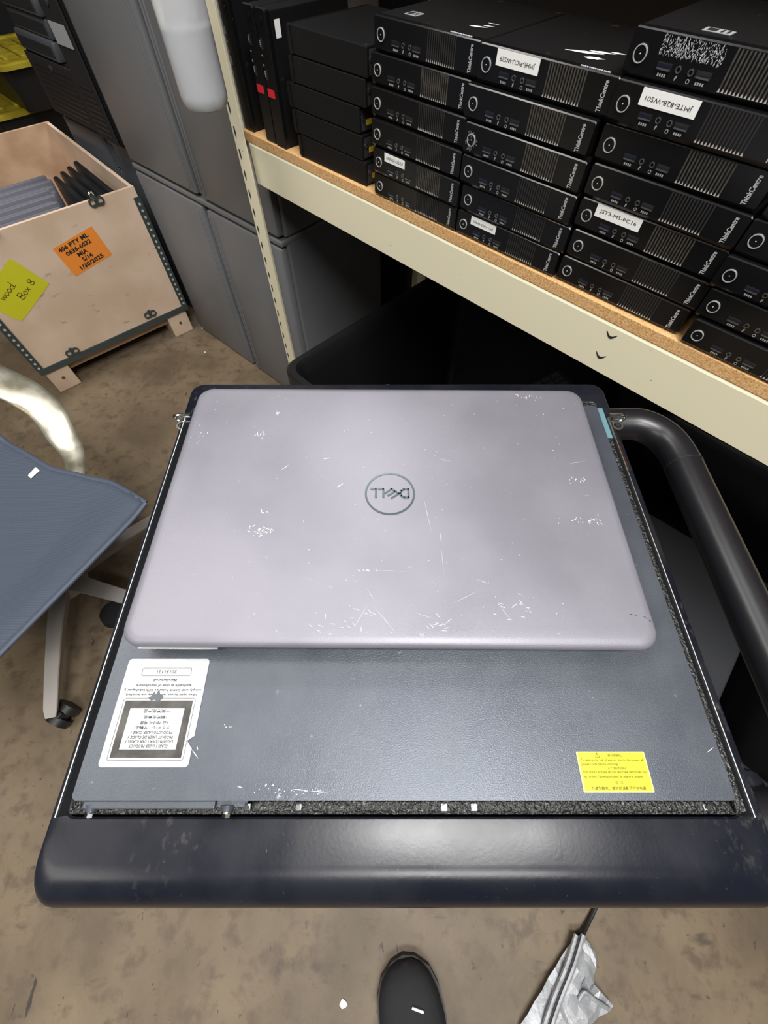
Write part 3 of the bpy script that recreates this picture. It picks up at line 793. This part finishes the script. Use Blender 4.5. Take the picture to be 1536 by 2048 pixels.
# things on the low cabinet (drawn left to right)
def tower(x0, x1, d0, d1, z0, z1, label, sticker=False):
    o = thing('desktop_tower', label, 'computer', cf @ Vector(((x0+x1)/2, (d0+d1)/2, z0)), CE, 'dark machines on the low cabinet')
    w = x1-x0; d = d1-d0
    bm = NB(); b2(bm, -w/2, w/2, -d/2+.008, d/2, 0, z1-z0, .004); obj('case', bm, M_CASE, o)
    bm = NB(); b2(bm, -w/2, w/2, -d/2, -d/2+.007, .003, z1-z0-.003, .003)
    obj('front_panel', bm, M_BLACKM, o)
    bm = NB()
    for k in range(9): b2(bm, -w*.38, w*.38, -d/2-.0015, -d/2+.001, .020+k*.014, .026+k*.014)
    obj('front_grille', bm, M_BLACKP, o)
    bm = NB(); cyl(bm, (0, -d/2-.001, (z1-z0)*.86), .008, .003, 'Y', 20); obj('power_button', bm, M_DGREY, o, True)
    if sticker:
        bm = NB(); b2(bm, -w*.42, w*.36, -d/2-.002, -d/2-.0005, (z1-z0)*.62, (z1-z0)*.75); obj('grey_sticker', bm, M_ICON, o, label='pale grey sticker')
    return o
tower(-.078, -.012, .03, .40, .6255, 1.02, 'plain black desktop tower right against the tall grey cabinet')
tower(-.205, -.083, .018, .40, .6255, .98, 'wide black desktop tower with pale grey sticker on its front', True)
tower(-.560, -.215, .03, .42, .6255, .785, 'squat black computer box under the flat grey machines')
for k in range(5):
    o = thing('flat_computer', 'dark grey flat computer, '+lev(k, 5)+'the pile left of the black towers', 'computer', cf @ Vector((-.425+.007*(k % 3), .19+.008*(k % 2), .7857+k*.0485)), CE, 'flat computers piled on the low cabinet')
    bm = NB(); b2(bm, -.135, .135, -.16, .16, 0, .048, .008); obj('case', bm, M_FLATC, o, True)
    bm = NB(); b2(bm, -.12, .12, -.163, -.159, .012, .036, .001); obj('front_panel', bm, M_BLACKM, o)

# ------------------------------------------------------------------ totes with yellow lids
def tote(loc, rz, label, w=.58, d=.42, h=.34):
    o = thing('storage_tote', label, 'tote', loc, rz, 'yellow lidded totes')
    bm = NB()
    s_ = lambda i, z: [(x, y, z) for x, y in rr(-w/2+i, w/2-i, -d/2+i, d/2-i, .035)]
    loft(bm, [s_(.05, 0), s_(.045, .01), s_(.022, h*.7), s_(.020, h*.9), s_(.010, h*.92), s_(.010, h-.022)])
    obj('tub', bm, M_TOTE, o, True)
    bm = NB()
    loft(bm, [s_(0, h-.021), s_(0, h-.004), s_(.008, h), s_(.035, h), s_(.045, h-.008), s_(.06, h-.008)])
    for k in range(4): b2(bm, -w*.30, w*.30, -d*.3+k*d*.2-.012, -d*.3+k*d*.2+.012, h-.010, h+.001, .003)
    obj('lid', bm, M_YELLID, o, True, 'yellow plastic lid')
def tote_at(cx, cy, z0, h, label): c = Vector((cx, cy, z0))-D*.29+N*.21; tote(c, -YAW, label, h=h)
tote_at(-2.08, 2.93, .001, .36, 'black tote with yellow lid, lower one behind the wooden crate')
tote_at(-1.90, 2.92, .362, .19, 'black tote with yellow lid, upper one at the left picture edge')

# ================================================================== WOODEN CRATE
CW, CDp, CZ0, CZ1 = .615, .785, .109, .545
CA = math.atan2(.674, .739)
cr = thing('wooden_crate', 'pale plywood crate with steel edging and an orange label, open on top', 'crate', (-1.307, 1.260, 0), CA)
T = .012
quick('front_panel', [(0, CW, 0, T, CZ0, CZ1)], M_PLY, cr)
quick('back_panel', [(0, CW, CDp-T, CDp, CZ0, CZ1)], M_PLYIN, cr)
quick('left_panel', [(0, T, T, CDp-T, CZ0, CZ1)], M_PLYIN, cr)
quick('right_panel', [(CW-T, CW, T, CDp-T, CZ0, CZ1-.002)], M_PLY, cr)
quick('bottom_panel', [(-.004, CW+.004, -.002, CDp+.004, CZ0-.014, CZ0)], M_PLY, cr)
for x in (.008, CW-.095):
    bm = NB(); b2(bm, x, x+.085, .002, CDp-.002, .0, CZ0-.0145, .003); sk = obj('skid', bm, M_PLY, cr)
    bm = NB(); cyl(bm, (x+.043, .0012, .052), .006, .002, 'Y', 12); obj('knot', bm, M_BROWN, sk, label='dark wood knot')
quick('cross_slat', [(.094, CW-.096, .03, .05, .055, .094)], M_PLYIN, cr)
for xs in (0, 1):
    x = -.006 if xs == 0 else CW-.018
    bm = NB(); b2(bm, x, x+.024, -.0022, -.0002, CZ0+.004, CZ1-.03)
    b2(bm, -.0028 if xs == 0 else CW+.0002, -.0002 if xs == 0 else CW+.0028, -.002, .03, CZ0+.004, CZ1-.03)
    st = obj('corner_strip', bm, M_STRIP, cr, label='grey perforated steel corner strip')
    bm = NB(); z = CZ0+.016
    while z < CZ1-.035: cyl(bm, (x+.012, -.0030, z), .0042, .0014, 'Y', 10); z += .0205
    obj('rivets', bm, M_RIVET, st, True, 'bright round rivets')
quick('bottom_strip', [(-.004, CW+.004, -.0042, -.0004, CZ0-.014, CZ0+.008)], M_STRIP, cr)
def clip(x, z, flip=1):
    bm = NB()
    for sx in (-1, 1):
        ring(bm, (x+sx*.012, -.0052, z+.004*flip), .0135, .0060, .002, 'Y', 20)
    b2(bm, x-.014, x+.014, -.006, -.0042, z+.004*flip-.012, z+.004*flip-.006)
    b2(bm, x-.006, x+.006, -.006, -.0042, z, z+.022*flip) if flip > 0 else b2(bm, x-.006, x+.006, -.006, -.0042, z-.022, z)
    c_ = obj('clip', bm, M_STRIP, cr, True, 'grey steel clip with two holes')
    return c_
clip(.136, .127); clip(.464, .137)
c_ = clip(.480, .535)
bm = NB(); tube(bm, [(.476, -.006, .545), (.470, -.004, .562), (.478, .002, .566), (.484, .010, .552)], .0035, 8, 5); obj('clip_tongue', bm, M_CHROME, c_, True)
clip(.150, .540)
bm = NB(); tube(bm, [(CW+.002, .10, .545), (CW+.012, .10, .56), (CW+.006, .10, .568)], .003, 8, 4); obj('side_tongue', bm, M_CHROME, cr, True)
# orange label
Rt = lambda cx, cz, a: FM(cx, -.0008, cz, a)
bm = NB(); Mo = Rt(.363, .420, math.radians(9))
w_, h_ = .148, .098
bm.faces.new([bm.verts.new(Mo @ Vector(p)) for p in ((-w_/2, -h_/2, 0), (w_/2, -h_/2, 0), (w_/2, h_/2, 0), (-w_/2, h_/2, 0))])
ol = obj('shipping_label', bm, M_ORANGE, cr, label='orange printed shipping label')
bm = NB()
for j, (t_, ww, dx) in enumerate([('406 PTY ML', .112, -.008), ('0636-6032', .094, -.004), ('MIA', .036, -.004), ('5/14', .038, 0), ('1/30/2025', .090, .002)]):
    text(bm, t_, ww, .0135, Mo @ Matrix.Translation((dx, .036-j*.0180, .0006)), .035)
obj('lettering', bm, M_BROWN if False else M_INK, ol)
# yellow handwritten note
bm = NB(); an = math.radians(27); P2 = Vector((.212, .369)); u = Vector((math.cos(an), math.sin(an))); v = Vector((-math.sin(an), math.cos(an)))
cx, cz = P2-u*.085+v*.058
My = Rt(cx, cz, an)
bm.faces.new([bm.verts.new(My @ Vector(p)) for p in ((-.078, -.058, 0), (-.03, -.060, 0), (.085, -.058, 0), (.085, .045, 0), (.080, .058, 0), (-.085, .058, 0), (-.085, -.03, 0))])
yn = obj('yellow_note', bm, M_YEL, cr, label='yellow handwritten note')
bm = NB()
def pen(pts, ox, oy, s=1.0):
    P = catmull([(ox+x*s, oy+y*s, 0) for x, y in pts], 5)
    for a, b in zip(P, P[1:]):
        t = b-a
        if t.length < 1e-7: continue
        t.normalize(); p = Vector((-t.y, t.x, 0))*.0009
        bm.faces.new([bm.verts.new(My @ (q+Vector((0, 0, .0006)))) for q in (a-p, b-p, b+p, a+p)])
k_ = .020
pen([(0, 0), (.1, 1)], -.010, -.028, k_); pen([(0, 1), (.7, .95), (.6, .55), (.1, .5), (.8, .35), (.6, 0), (0, 0)], -.010, -.028, k_)
pen([(.3, .6), (0, .3), (.3, 0), (.6, .3), (.3, .6)], .008, -.028, k_); pen([(0, .6), (.6, 0)], .023, -.028, k_); pen([(.6, .6), (0, 0)], .023, -.028, k_)
pen([(.3, 1), (0, .75), (.3, .5), (.7, .25), (.4, 0), (0, .2), (.35, .5), (.65, .8), (.3, 1)], .048, -.026, k_)
pen([(0, .6), (.15, 0), (.4, .5), (.6, 0), (.8, .6)], -.045, .008, k_)
pen([(.3, .6), (0, .3), (.3, 0), (.6, .3), (.3, .6)], -.028, .008, k_); pen([(.3, .6), (0, .3), (.3, 0), (.6, .3), (.3, .6)], -.013, .008, k_)
pen([(.5, .5), (.1, .45), (0, .15), (.4, 0), (.6, .4), (.7, 1.1), (.6, 0), (.9, .1)], .001, .008, k_)
obj('handwriting', bm, M_INK, yn)
# contents: laptops standing on edge, plus dark leaning ones
crf = Matrix.Translation((-1.307, 1.260, 0)) @ Matrix.Rotation(CA, 4, 'Z')
nth = ['nearest to', 'second from', 'third from', 'fourth from', 'fifth from', 'sixth from', 'seventh from', 'eighth from', 'ninth from', 'tenth from', 'eleventh from', 'twelfth from', 'thirteenth from', 'fourteenth from']
for k in range(13):
    hgt = .235+.020*math.sin(k*1.7)
    xx = .045+(.012 if k % 3 else 0)+.006*k
    o = thing('crated_laptop', 'grey laptop standing on edge in the crate, %s the front panel' % nth[k], 'laptop', crf @ Vector((xx+.145, .030+k*.0262, CZ0+.001)), CA, 'grey laptops standing in the crate')
    Mx = Matrix.Rotation(math.radians(-2+2*random.random()), 4, 'X')
    zt = .428-.012*(k > 6)-.006*(k % 2)
    bm = NB(); b2(bm, -.17, .17, -.0005, .0095, .0, zt, .003); obj('lid', bm, M_GLAP, o, True)
    bm = NB(); b2(bm, -.169, .169, .0105, .0215, .0, zt-.003, .003); obj('base', bm, M_GLAP, o, True)
for k in range(4):
    o = thing('leaning_laptop', 'black laptop leaning at the right end of the crate, %s the crate wall' % nth[3-k], 'laptop', crf @ Vector((.452+k*.030, .22, CZ0+.002)), CA, 'black laptops leaning in the crate')
    Mx = Matrix.Rotation(math.radians(1.5), 4, 'Y')
    bm = NB(); b2(bm, -.0095, .0095, -.19, .15, .0, .400+.008*k, .007, Mx); obj('casing', bm, M_BLACKP, o, True)
    bm = NB(); b2(bm, -.0106, -.0090, -.17, .13, .02, .365+.012*k, .001, Mx); obj('screen_back', bm, M_DGREY, o)

# ================================================================== CHAIR
HUB = Vector((-.884, .421, 0))
ch = thing('office_chair', 'office chair with blue-grey mesh seat and silver five-star base at left', 'chair', HUB)
CO = Vector((-.511, .476))-HUB.to_2d(); a_ = Vector((-.912, .41)); b_ = Vector((-.48, -.877))
def seatz(u, v):   # u: 0 front edge .. 1 back ; v: 0 near side edge .. 1 other side
    z = .447-.016*math.sin(PI*v)*min(1, u*5)-.006*math.sin(PI*min(u*1.4, 1))
    z -= .010*max(0, 1-u/.08)**2
    z += .10*max(0, (u-.80)/.20)**1.6
    z += .006*max(0, 1-v/.10)**1.5 + .006*max(0, 1-(1-v)/.10)**1.5
    return z
PT = [(0, .004), (.10, -.004), (.17, .008), (.25, .021), (.36, .013), (.49, -.004), (.60, -.01)]
def pinch_(u_):
    d = u_*LU
    for (a, x), (b, y) in zip(PT, PT[1:]):
        if d <= b:
            t = (d-a)/(b-a); t = t*t*(3-2*t); return x+(y-x)*t
    return PT[-1][1]
bm = NB(); nu, nv = 40, 28; LU, LV = .50, .50
G = []
for i in range(nu+1):
    u_ = i/nu; row = []
    for j in range(nv+1):
        v_ = j/nv
        pinch = pinch_(u_)
        vv = pinch*(1-2*v_)+v_*LV
        p = CO+a_*(u_*LU)+b_*vv
        row.append(bm.verts.new((p.x, p.y, seatz(u_, v_))))
    G.append(row)
for i in range(nu):
    for j in range(nv): bm.faces.new((G[i][j], G[i+1][j], G[i+1][j+1], G[i][j+1]))
seat = obj('seat', bm, M_MESH, ch, True)
so = seat.modifiers.new('thick', 'SOLIDIFY'); so.thickness = .006; so.offset = -1
def sp(u_, v_, dz=0):
    pinch = pinch_(u_)
    p = CO+a_*(u_*LU)+b_*(pinch*(1-2*v_)+v_*LV); return Vector((p.x, p.y, seatz(u_, v_)+dz))
bm = NB(); sweep(bm, [sp(k/24, .0, -.004) for k in range(25)], circ(.006, 10, .7)); sweep(bm, [sp(k/24, 1, -.004) for k in range(25)], circ(.006, 10, .7)); sweep(bm, [sp(0, k/20, -.004) for k in range(21)], circ(.006, 10, .8))
obj('seat_hem', bm, mat('blue_grey_hem', (.060, .075, .108), .6), seat, True, 'rounded fabric hem')
bm = NB(); p = sp(.530, .035, .0020); q = sp(.560, .030, .0020); s2_ = sp(.565, .080, .0020); r_ = sp(.540, .085, .0020)
bm.faces.new([bm.verts.new(x) for x in (p, q, s2_, r_)]); obj('care_tag', bm, M_PAPER, seat, label='small white tag')
# backrest rises from the rear of the seat
bm = NB(); G = []
for i in range(17):
    t = i/16; row = []
    for j in range(17):
        v_ = j/16; base = sp(1, v_)
        bk = a_*(.02+.16*t+.05*math.sin(PI*v_)*(0.3+t))
        row.append(bm.verts.new((base.x+bk.x, base.y+bk.y, base.z+.01+.46*t)))
    G.append(row)
for i in range(16):
    for j in range(16): bm.faces.new((G[i][j], G[i+1][j], G[i+1][j+1], G[i][j+1]))
bk = obj('backrest', bm, M_MESH, ch, True); so = bk.modifiers.new('thick', 'SOLIDIFY'); so.thickness = .006
# arm: worn aluminium blade curving from the seat side
def arm(sgn):
    bm = NB()
    if sgn > 0:
        W_ = [Vector(p) for p in ((-.690, .535, .435), (-.722, .609, .440), (-.752, .648, .460), (-.780, .690, .488), (-.822, .716, .520), (-.868, .728, .548), (-.95, .75, .58), (-1.05, .77, .60))]
        pts = [w-HUB for w in W_]
    else:
        c0_ = sp(.5, 1); o_ = Vector((b_.x, b_.y, 0)); aa = Vector((a_.x, a_.y, 0))
        pts = [c0_-o_*.02+Vector((0, 0, -.02)), c0_+o_*.05, c0_+o_*.10+aa*.08+Vector((0, 0, .05)), c0_+o_*.11+aa*.2+Vector((0, 0, .12)), c0_+o_*.10+aa*.34+Vector((0, 0, .2))]
    P = catmull(pts, 6)
    n = len(P)
    sweep(bm, P, [(.030*math.cos(2*PI*k/16), .0075*math.sin(2*PI*k/16)) for k in range(16)], scales=[(.55+.75*math.sin(PI*.62*min(1, i/(n-1)+.05)), 1) for i in range(n)])
    return obj('armrest', bm, M_ALUP, ch, True, 'worn polished aluminium arm')
arm(1); arm(-1)
bm = NB(); cyl(bm, (0, 0, .26), .026, .30, 'Z', 24); cyl(bm, (0, 0, .16), .036, .10, 'Z', 24, .030); obj('gas_column', bm, M_BLACKP, ch, True)
bm = NB(); b2(bm, -.08, .08, -.10, .10, .385, .42, .015); obj('tilt_mechanism', bm, M_BLACKM, ch, True)
bm = NB(); cyl(bm, (0, 0, .115), .052, .040, 'Z', 32, .042); hubo = obj('base_hub', bm, M_ALUB, ch, True)
for ang in (-78, -14, 50, 122, 194):
    A = math.radians(ang); dr = Vector((math.cos(A), math.sin(A), 0))
    bm = NB()
    P = [dr*t+Vector((0, 0, z)) for t, z in ((.02, .118), (.09, .114), (.17, .103), (.26, .088), (.325, .075), (.345, .070))]
    sweep(bm, P, [(-.021, .008), (-.019, .011), (.019, .011), (.021, .008), (.012, -.020), (-.012, -.020)], scales=[(1.15, 1), (1.0, 1), (.92, .9), (.84, .75), (.80, .6), (.6, .4)])
    obj('base_leg', bm, M_ALUB, ch, True)
    bm = NB(); c = dr*.333; pd = Vector((-dr.y, dr.x, 0)); R4 = Matrix.Translation((c.x, c.y, .029)) @ Matrix.Rotation(A+.9, 4, 'Z')
    for q in (-.015, .015): cyl(bm, (0, q, 0), .0285, .018, 'Y', 24, M=R4)
    b2(bm, -.018, .018, -.008, .008, -.005, .034, .004, R4)
    obj('caster', bm, M_BLACKP, ch, True)
o = NB(); cyl(o, (-.783, .360, .012), .040, .023, 'Z', 28, .034); tag(obj('black_disc', o, M_BLACKM, None, True), 'small round black disc on the floor under the chair base', 'rubber foot')  # plain black disc standing for an unidentified dark blob

# ================================================================== BLACK BIN UNDER THE SHELF
def bin_(loc, rz, w, d, h, label, name='storage_bin'):
    o = thing(name, label, 'bin', loc, rz)
    bm = NB(); r = .05
    s_ = lambda i, z, rr_=.05: [(x, y, z) for x, y in rr(i, w-i, i, d-i, max(rr_-i*.5, .01), 6)]
    secs = [s_(.03, 0), s_(.012, h-.06), s_(.0, h-.05), s_(0, h-.006), s_(.006, h), s_(.020, h), s_(.026, h-.008), s_(.034, h-.05), s_(.055, .01)]
    loft(bm, secs); obj('tub', bm, M_TOTE, o, True)
    return o
BZH = CAMZ-.72
bn = bin_(SN(-.790, .415, 0), -YAW, .62, .745, BZH, 'large black plastic bin under the shelf beside the grey cabinet')
M_FAINT = mat('dark_grey_metal', (.13, .13, .14), .4, .5)
def inbin(name, label, cat, bm, m): return tag(obj(name, bm, m, None, True), label, cat)
bm = NB(); tube(bm, [SN(-.62, .50, .022), SN(-.615, .56, .30), SN(-.60, .62, .40)], .014, 10, 6); tube(bm, [SN(-.60, .62, .40), SN(-.56, .53, .435), SN(-.52, .50, .41)], .011, 10, 6)
inbin('monitor_arm', 'black jointed metal arm sticking up inside the bin', 'bracket', bm, M_FAINT)
bm = NB(); Mk = Matrix.Translation(SN(-.33, .80, .36)) @ Matrix.Rotation(-YAW+1.2, 4, 'Z') @ Matrix.Rotation(-.25, 4, 'Y')
b2(bm, -.20, .20, -.05, .05, -.006, .006, .003, Mk); kb = tag(obj('keyboard', bm, M_BLACKM, None, False), 'black keyboard lying tilted in the bin', 'keyboard')
bm = NB()
for i in range(14):
    for j in range(5): b2(bm, -.19+i*.0272, -.168+i*.0272, -.044+j*.018, -.029+j*.018, .006, .009, .0008, Mk)
obj('keys', bm, M_DGREY, kb)
# second bin and dark equipment right of the cart
bin_(SN(-.06, .39, 0), -YAW, .58, .70, .40, 'second black plastic bin under the shelf right of the cart')
for k in range(4):
    o = thing('server_tray', 'dark flat metal tray, '+lev(k, 4)+'the pile in the second bin', 'tray', SN(.20+.01*k, .70, .012+k*.055), -YAW+.02*k, 'dark trays piled under the shelf')
    bm = NB(); b2(bm, -.20, .20, -.22, .22, 0, .050, .004); obj('casing', bm, M_DGREY, o)
    bm = NB(); b2(bm, -.15, .15, -.222, -.219, .012, .038, .001); obj('front_grille', bm, M_FAINT, o)
# chair / arm-like dark parts visible between cart and handle
bm = NB()
tube(bm, [(.36, .18, .30), (.40, .10, .36), (.47, .04, .38), (.56, .02, .36)], .012, 10, 6)
bm.free()

# ================================================================== FLOOR ITEMS
# shoe
sh = thing('shoe', 'black shoe toe of the photographer on the concrete floor', 'shoe', (.066, -.488, 0), math.radians(90+9))
sh.scale = (1.04, 1.26, 1.1)
bm = NB()
def shoe_sec(x, wl, wr, z0, z1, n=16):
    pts = []
    for k in range(n):
        a = 2*PI*k/n; c_, s_ = math.cos(a), math.sin(a)
        y = (wl if c_ > 0 else wr)*math.copysign(abs(c_)**.75, c_)
        z = (z0+z1)/2+(z1-z0)/2*math.copysign(abs(s_)**.8, s_)
        pts.append((x, y, z))
    return pts
loft(bm, [shoe_sec(-.16, .012, .012, .03, .06), shoe_sec(-.15, .032, .032, .015, .085), shoe_sec(-.10, .038, .038, .012, .10), shoe_sec(-.04, .041, .041, .012, .092), shoe_sec(.02, .047, .046, .012, .078), shoe_sec(.06, .051, .047, .012, .066), shoe_sec(.09, .049, .043, .012, .060), shoe_sec(.112, .042, .035, .013, .054), shoe_sec(.128, .030, .024, .015, .046), shoe_sec(.136, .014, .010, .02, .036)])
obj('upper', bm, M_SHOE, sh, True)
bm = NB()
out = [(-.165, 0), (-.155, -.030), (-.10, -.040), (-.02, -.044), (.05, -.050), (.09, -.046), (.118, -.035), (.136, -.015), (.141, .004), (.134, .024), (.115, .043), (.09, .052), (.05, .054), (-.02, .044), (-.10, .040), (-.155, .030)]
plate(bm, out, 0, .018); obj('sole', bm, M_BLACKP, sh, True)
bm = NB(); M_ = Matrix.Translation((.082, -.008, .0640)) @ Matrix.Rotation(math.radians(-118), 4, 'Z') @ Matrix.Rotation(math.radians(0), 4, 'X')
b2(bm, -.009, .009, -.0016, .0016, -.002, .0012, 0, M_); obj('lace_tip', bm, M_PAPER, sh, label='white dash on the toe')
# duct tape and cable
def crumple(pts, z, seed, amp=.006):
    random.seed(seed)
    bm = NB()
    vs = [bm.verts.new((x, y, z)) for x, y in pts]
    bm.faces.new(vs)
    bmesh.ops.triangulate(bm, faces=bm.faces)
    bmesh.ops.subdivide_edges(bm, edges=bm.edges, cuts=3, use_grid_fill=True)
    bmesh.ops.triangulate(bm, faces=bm.faces)
    for v in bm.verts: v.co.z += random.uniform(0, amp)
    return bm
def G3(px, py, z=0): return ray(px, py, z)
o = thing('duct_tape_strip', 'crumpled silver duct tape wrapped round a cable on the floor', 'tape')
P = [G3(x, y, .012).to_2d() for x, y in [(1040, 2050), (1030, 2110), (1150, 2110), (1170, 2060), (1225, 2010), (1188, 1968), (1172, 1986), (1158, 1972), (1190, 1902), (1163, 1868), (1148, 1872), (1095, 1955)]]
bm = crumple(P, .010, 3, .010); tp = obj('tape', bm, M_TAPE, o, False)
bm = NB(); w1 = [G3(1160, 1870, .026), G3(1142, 1930, .028), G3(1118, 1990, .028), G3(1098, 2048, .028), G3(1080, 2110, .02)]
tube(bm, w1, .0028, 8, 6); obj('fold_seam', bm, M_DSCUFF, o, True, 'dark open seam of the tape')
for (sx, seed) in ((-7, 1), (9, 2)):
    bm = NB(); tube(bm, [v+Vector((sx*.0009, 0, -.003)) for v in w1], .005, 8, 6); obj('tape_fold', bm, M_TAPE, o, True)
bm = NB(); tube(bm, [G3(1158, 2000, .022), G3(1170, 1985, .026), G3(1190, 2000, .024), G3(1218, 2018, .020)], .004, 8, 6); obj('tape_fold', bm, M_TAPE, o, True)
bm = NB(); tube(bm, [G3(1160, 1880, .018), G3(1174, 1850, .009), G3(1186, 1825, .006), G3(1204, 1785, .006), G3(1225, 1735, .006), Vector((.50, .0, .006)), Vector((.46, .25, .006))], .0045, 10, 6)
tag(obj('floor_cable', bm, M_BLACKP, None, True), 'black cable running from the duct tape under the cart', 'cable')
def scrap(px, py, s, label, m=M_PAPER):
    p = G3(px, py); bm = NB()
    q = [(random.uniform(.6, 1)*s*math.cos(a), random.uniform(.4, 1)*s*math.sin(a)) for a in (0, .9, 2.0, 3.1, 4.2, 5.3)]
    plate(bm, q, .0004, .0022, Matrix.Translation((p.x, p.y, 0)))
    tag(obj('paper_scrap', bm, m), label, 'litter', 'bits of litter on the floor')
scrap(687, 2009, .010, 'white paper scrap on the floor left of the shoe')
scrap(410, 705, .005, 'tiny white speck on the floor near the grey cabinet')
scrap(262, 1048, .005, 'tiny white speck on the floor between chair and cart')
scrap(405, 657, .006, 'white crumb at the foot of the grey cabinet')
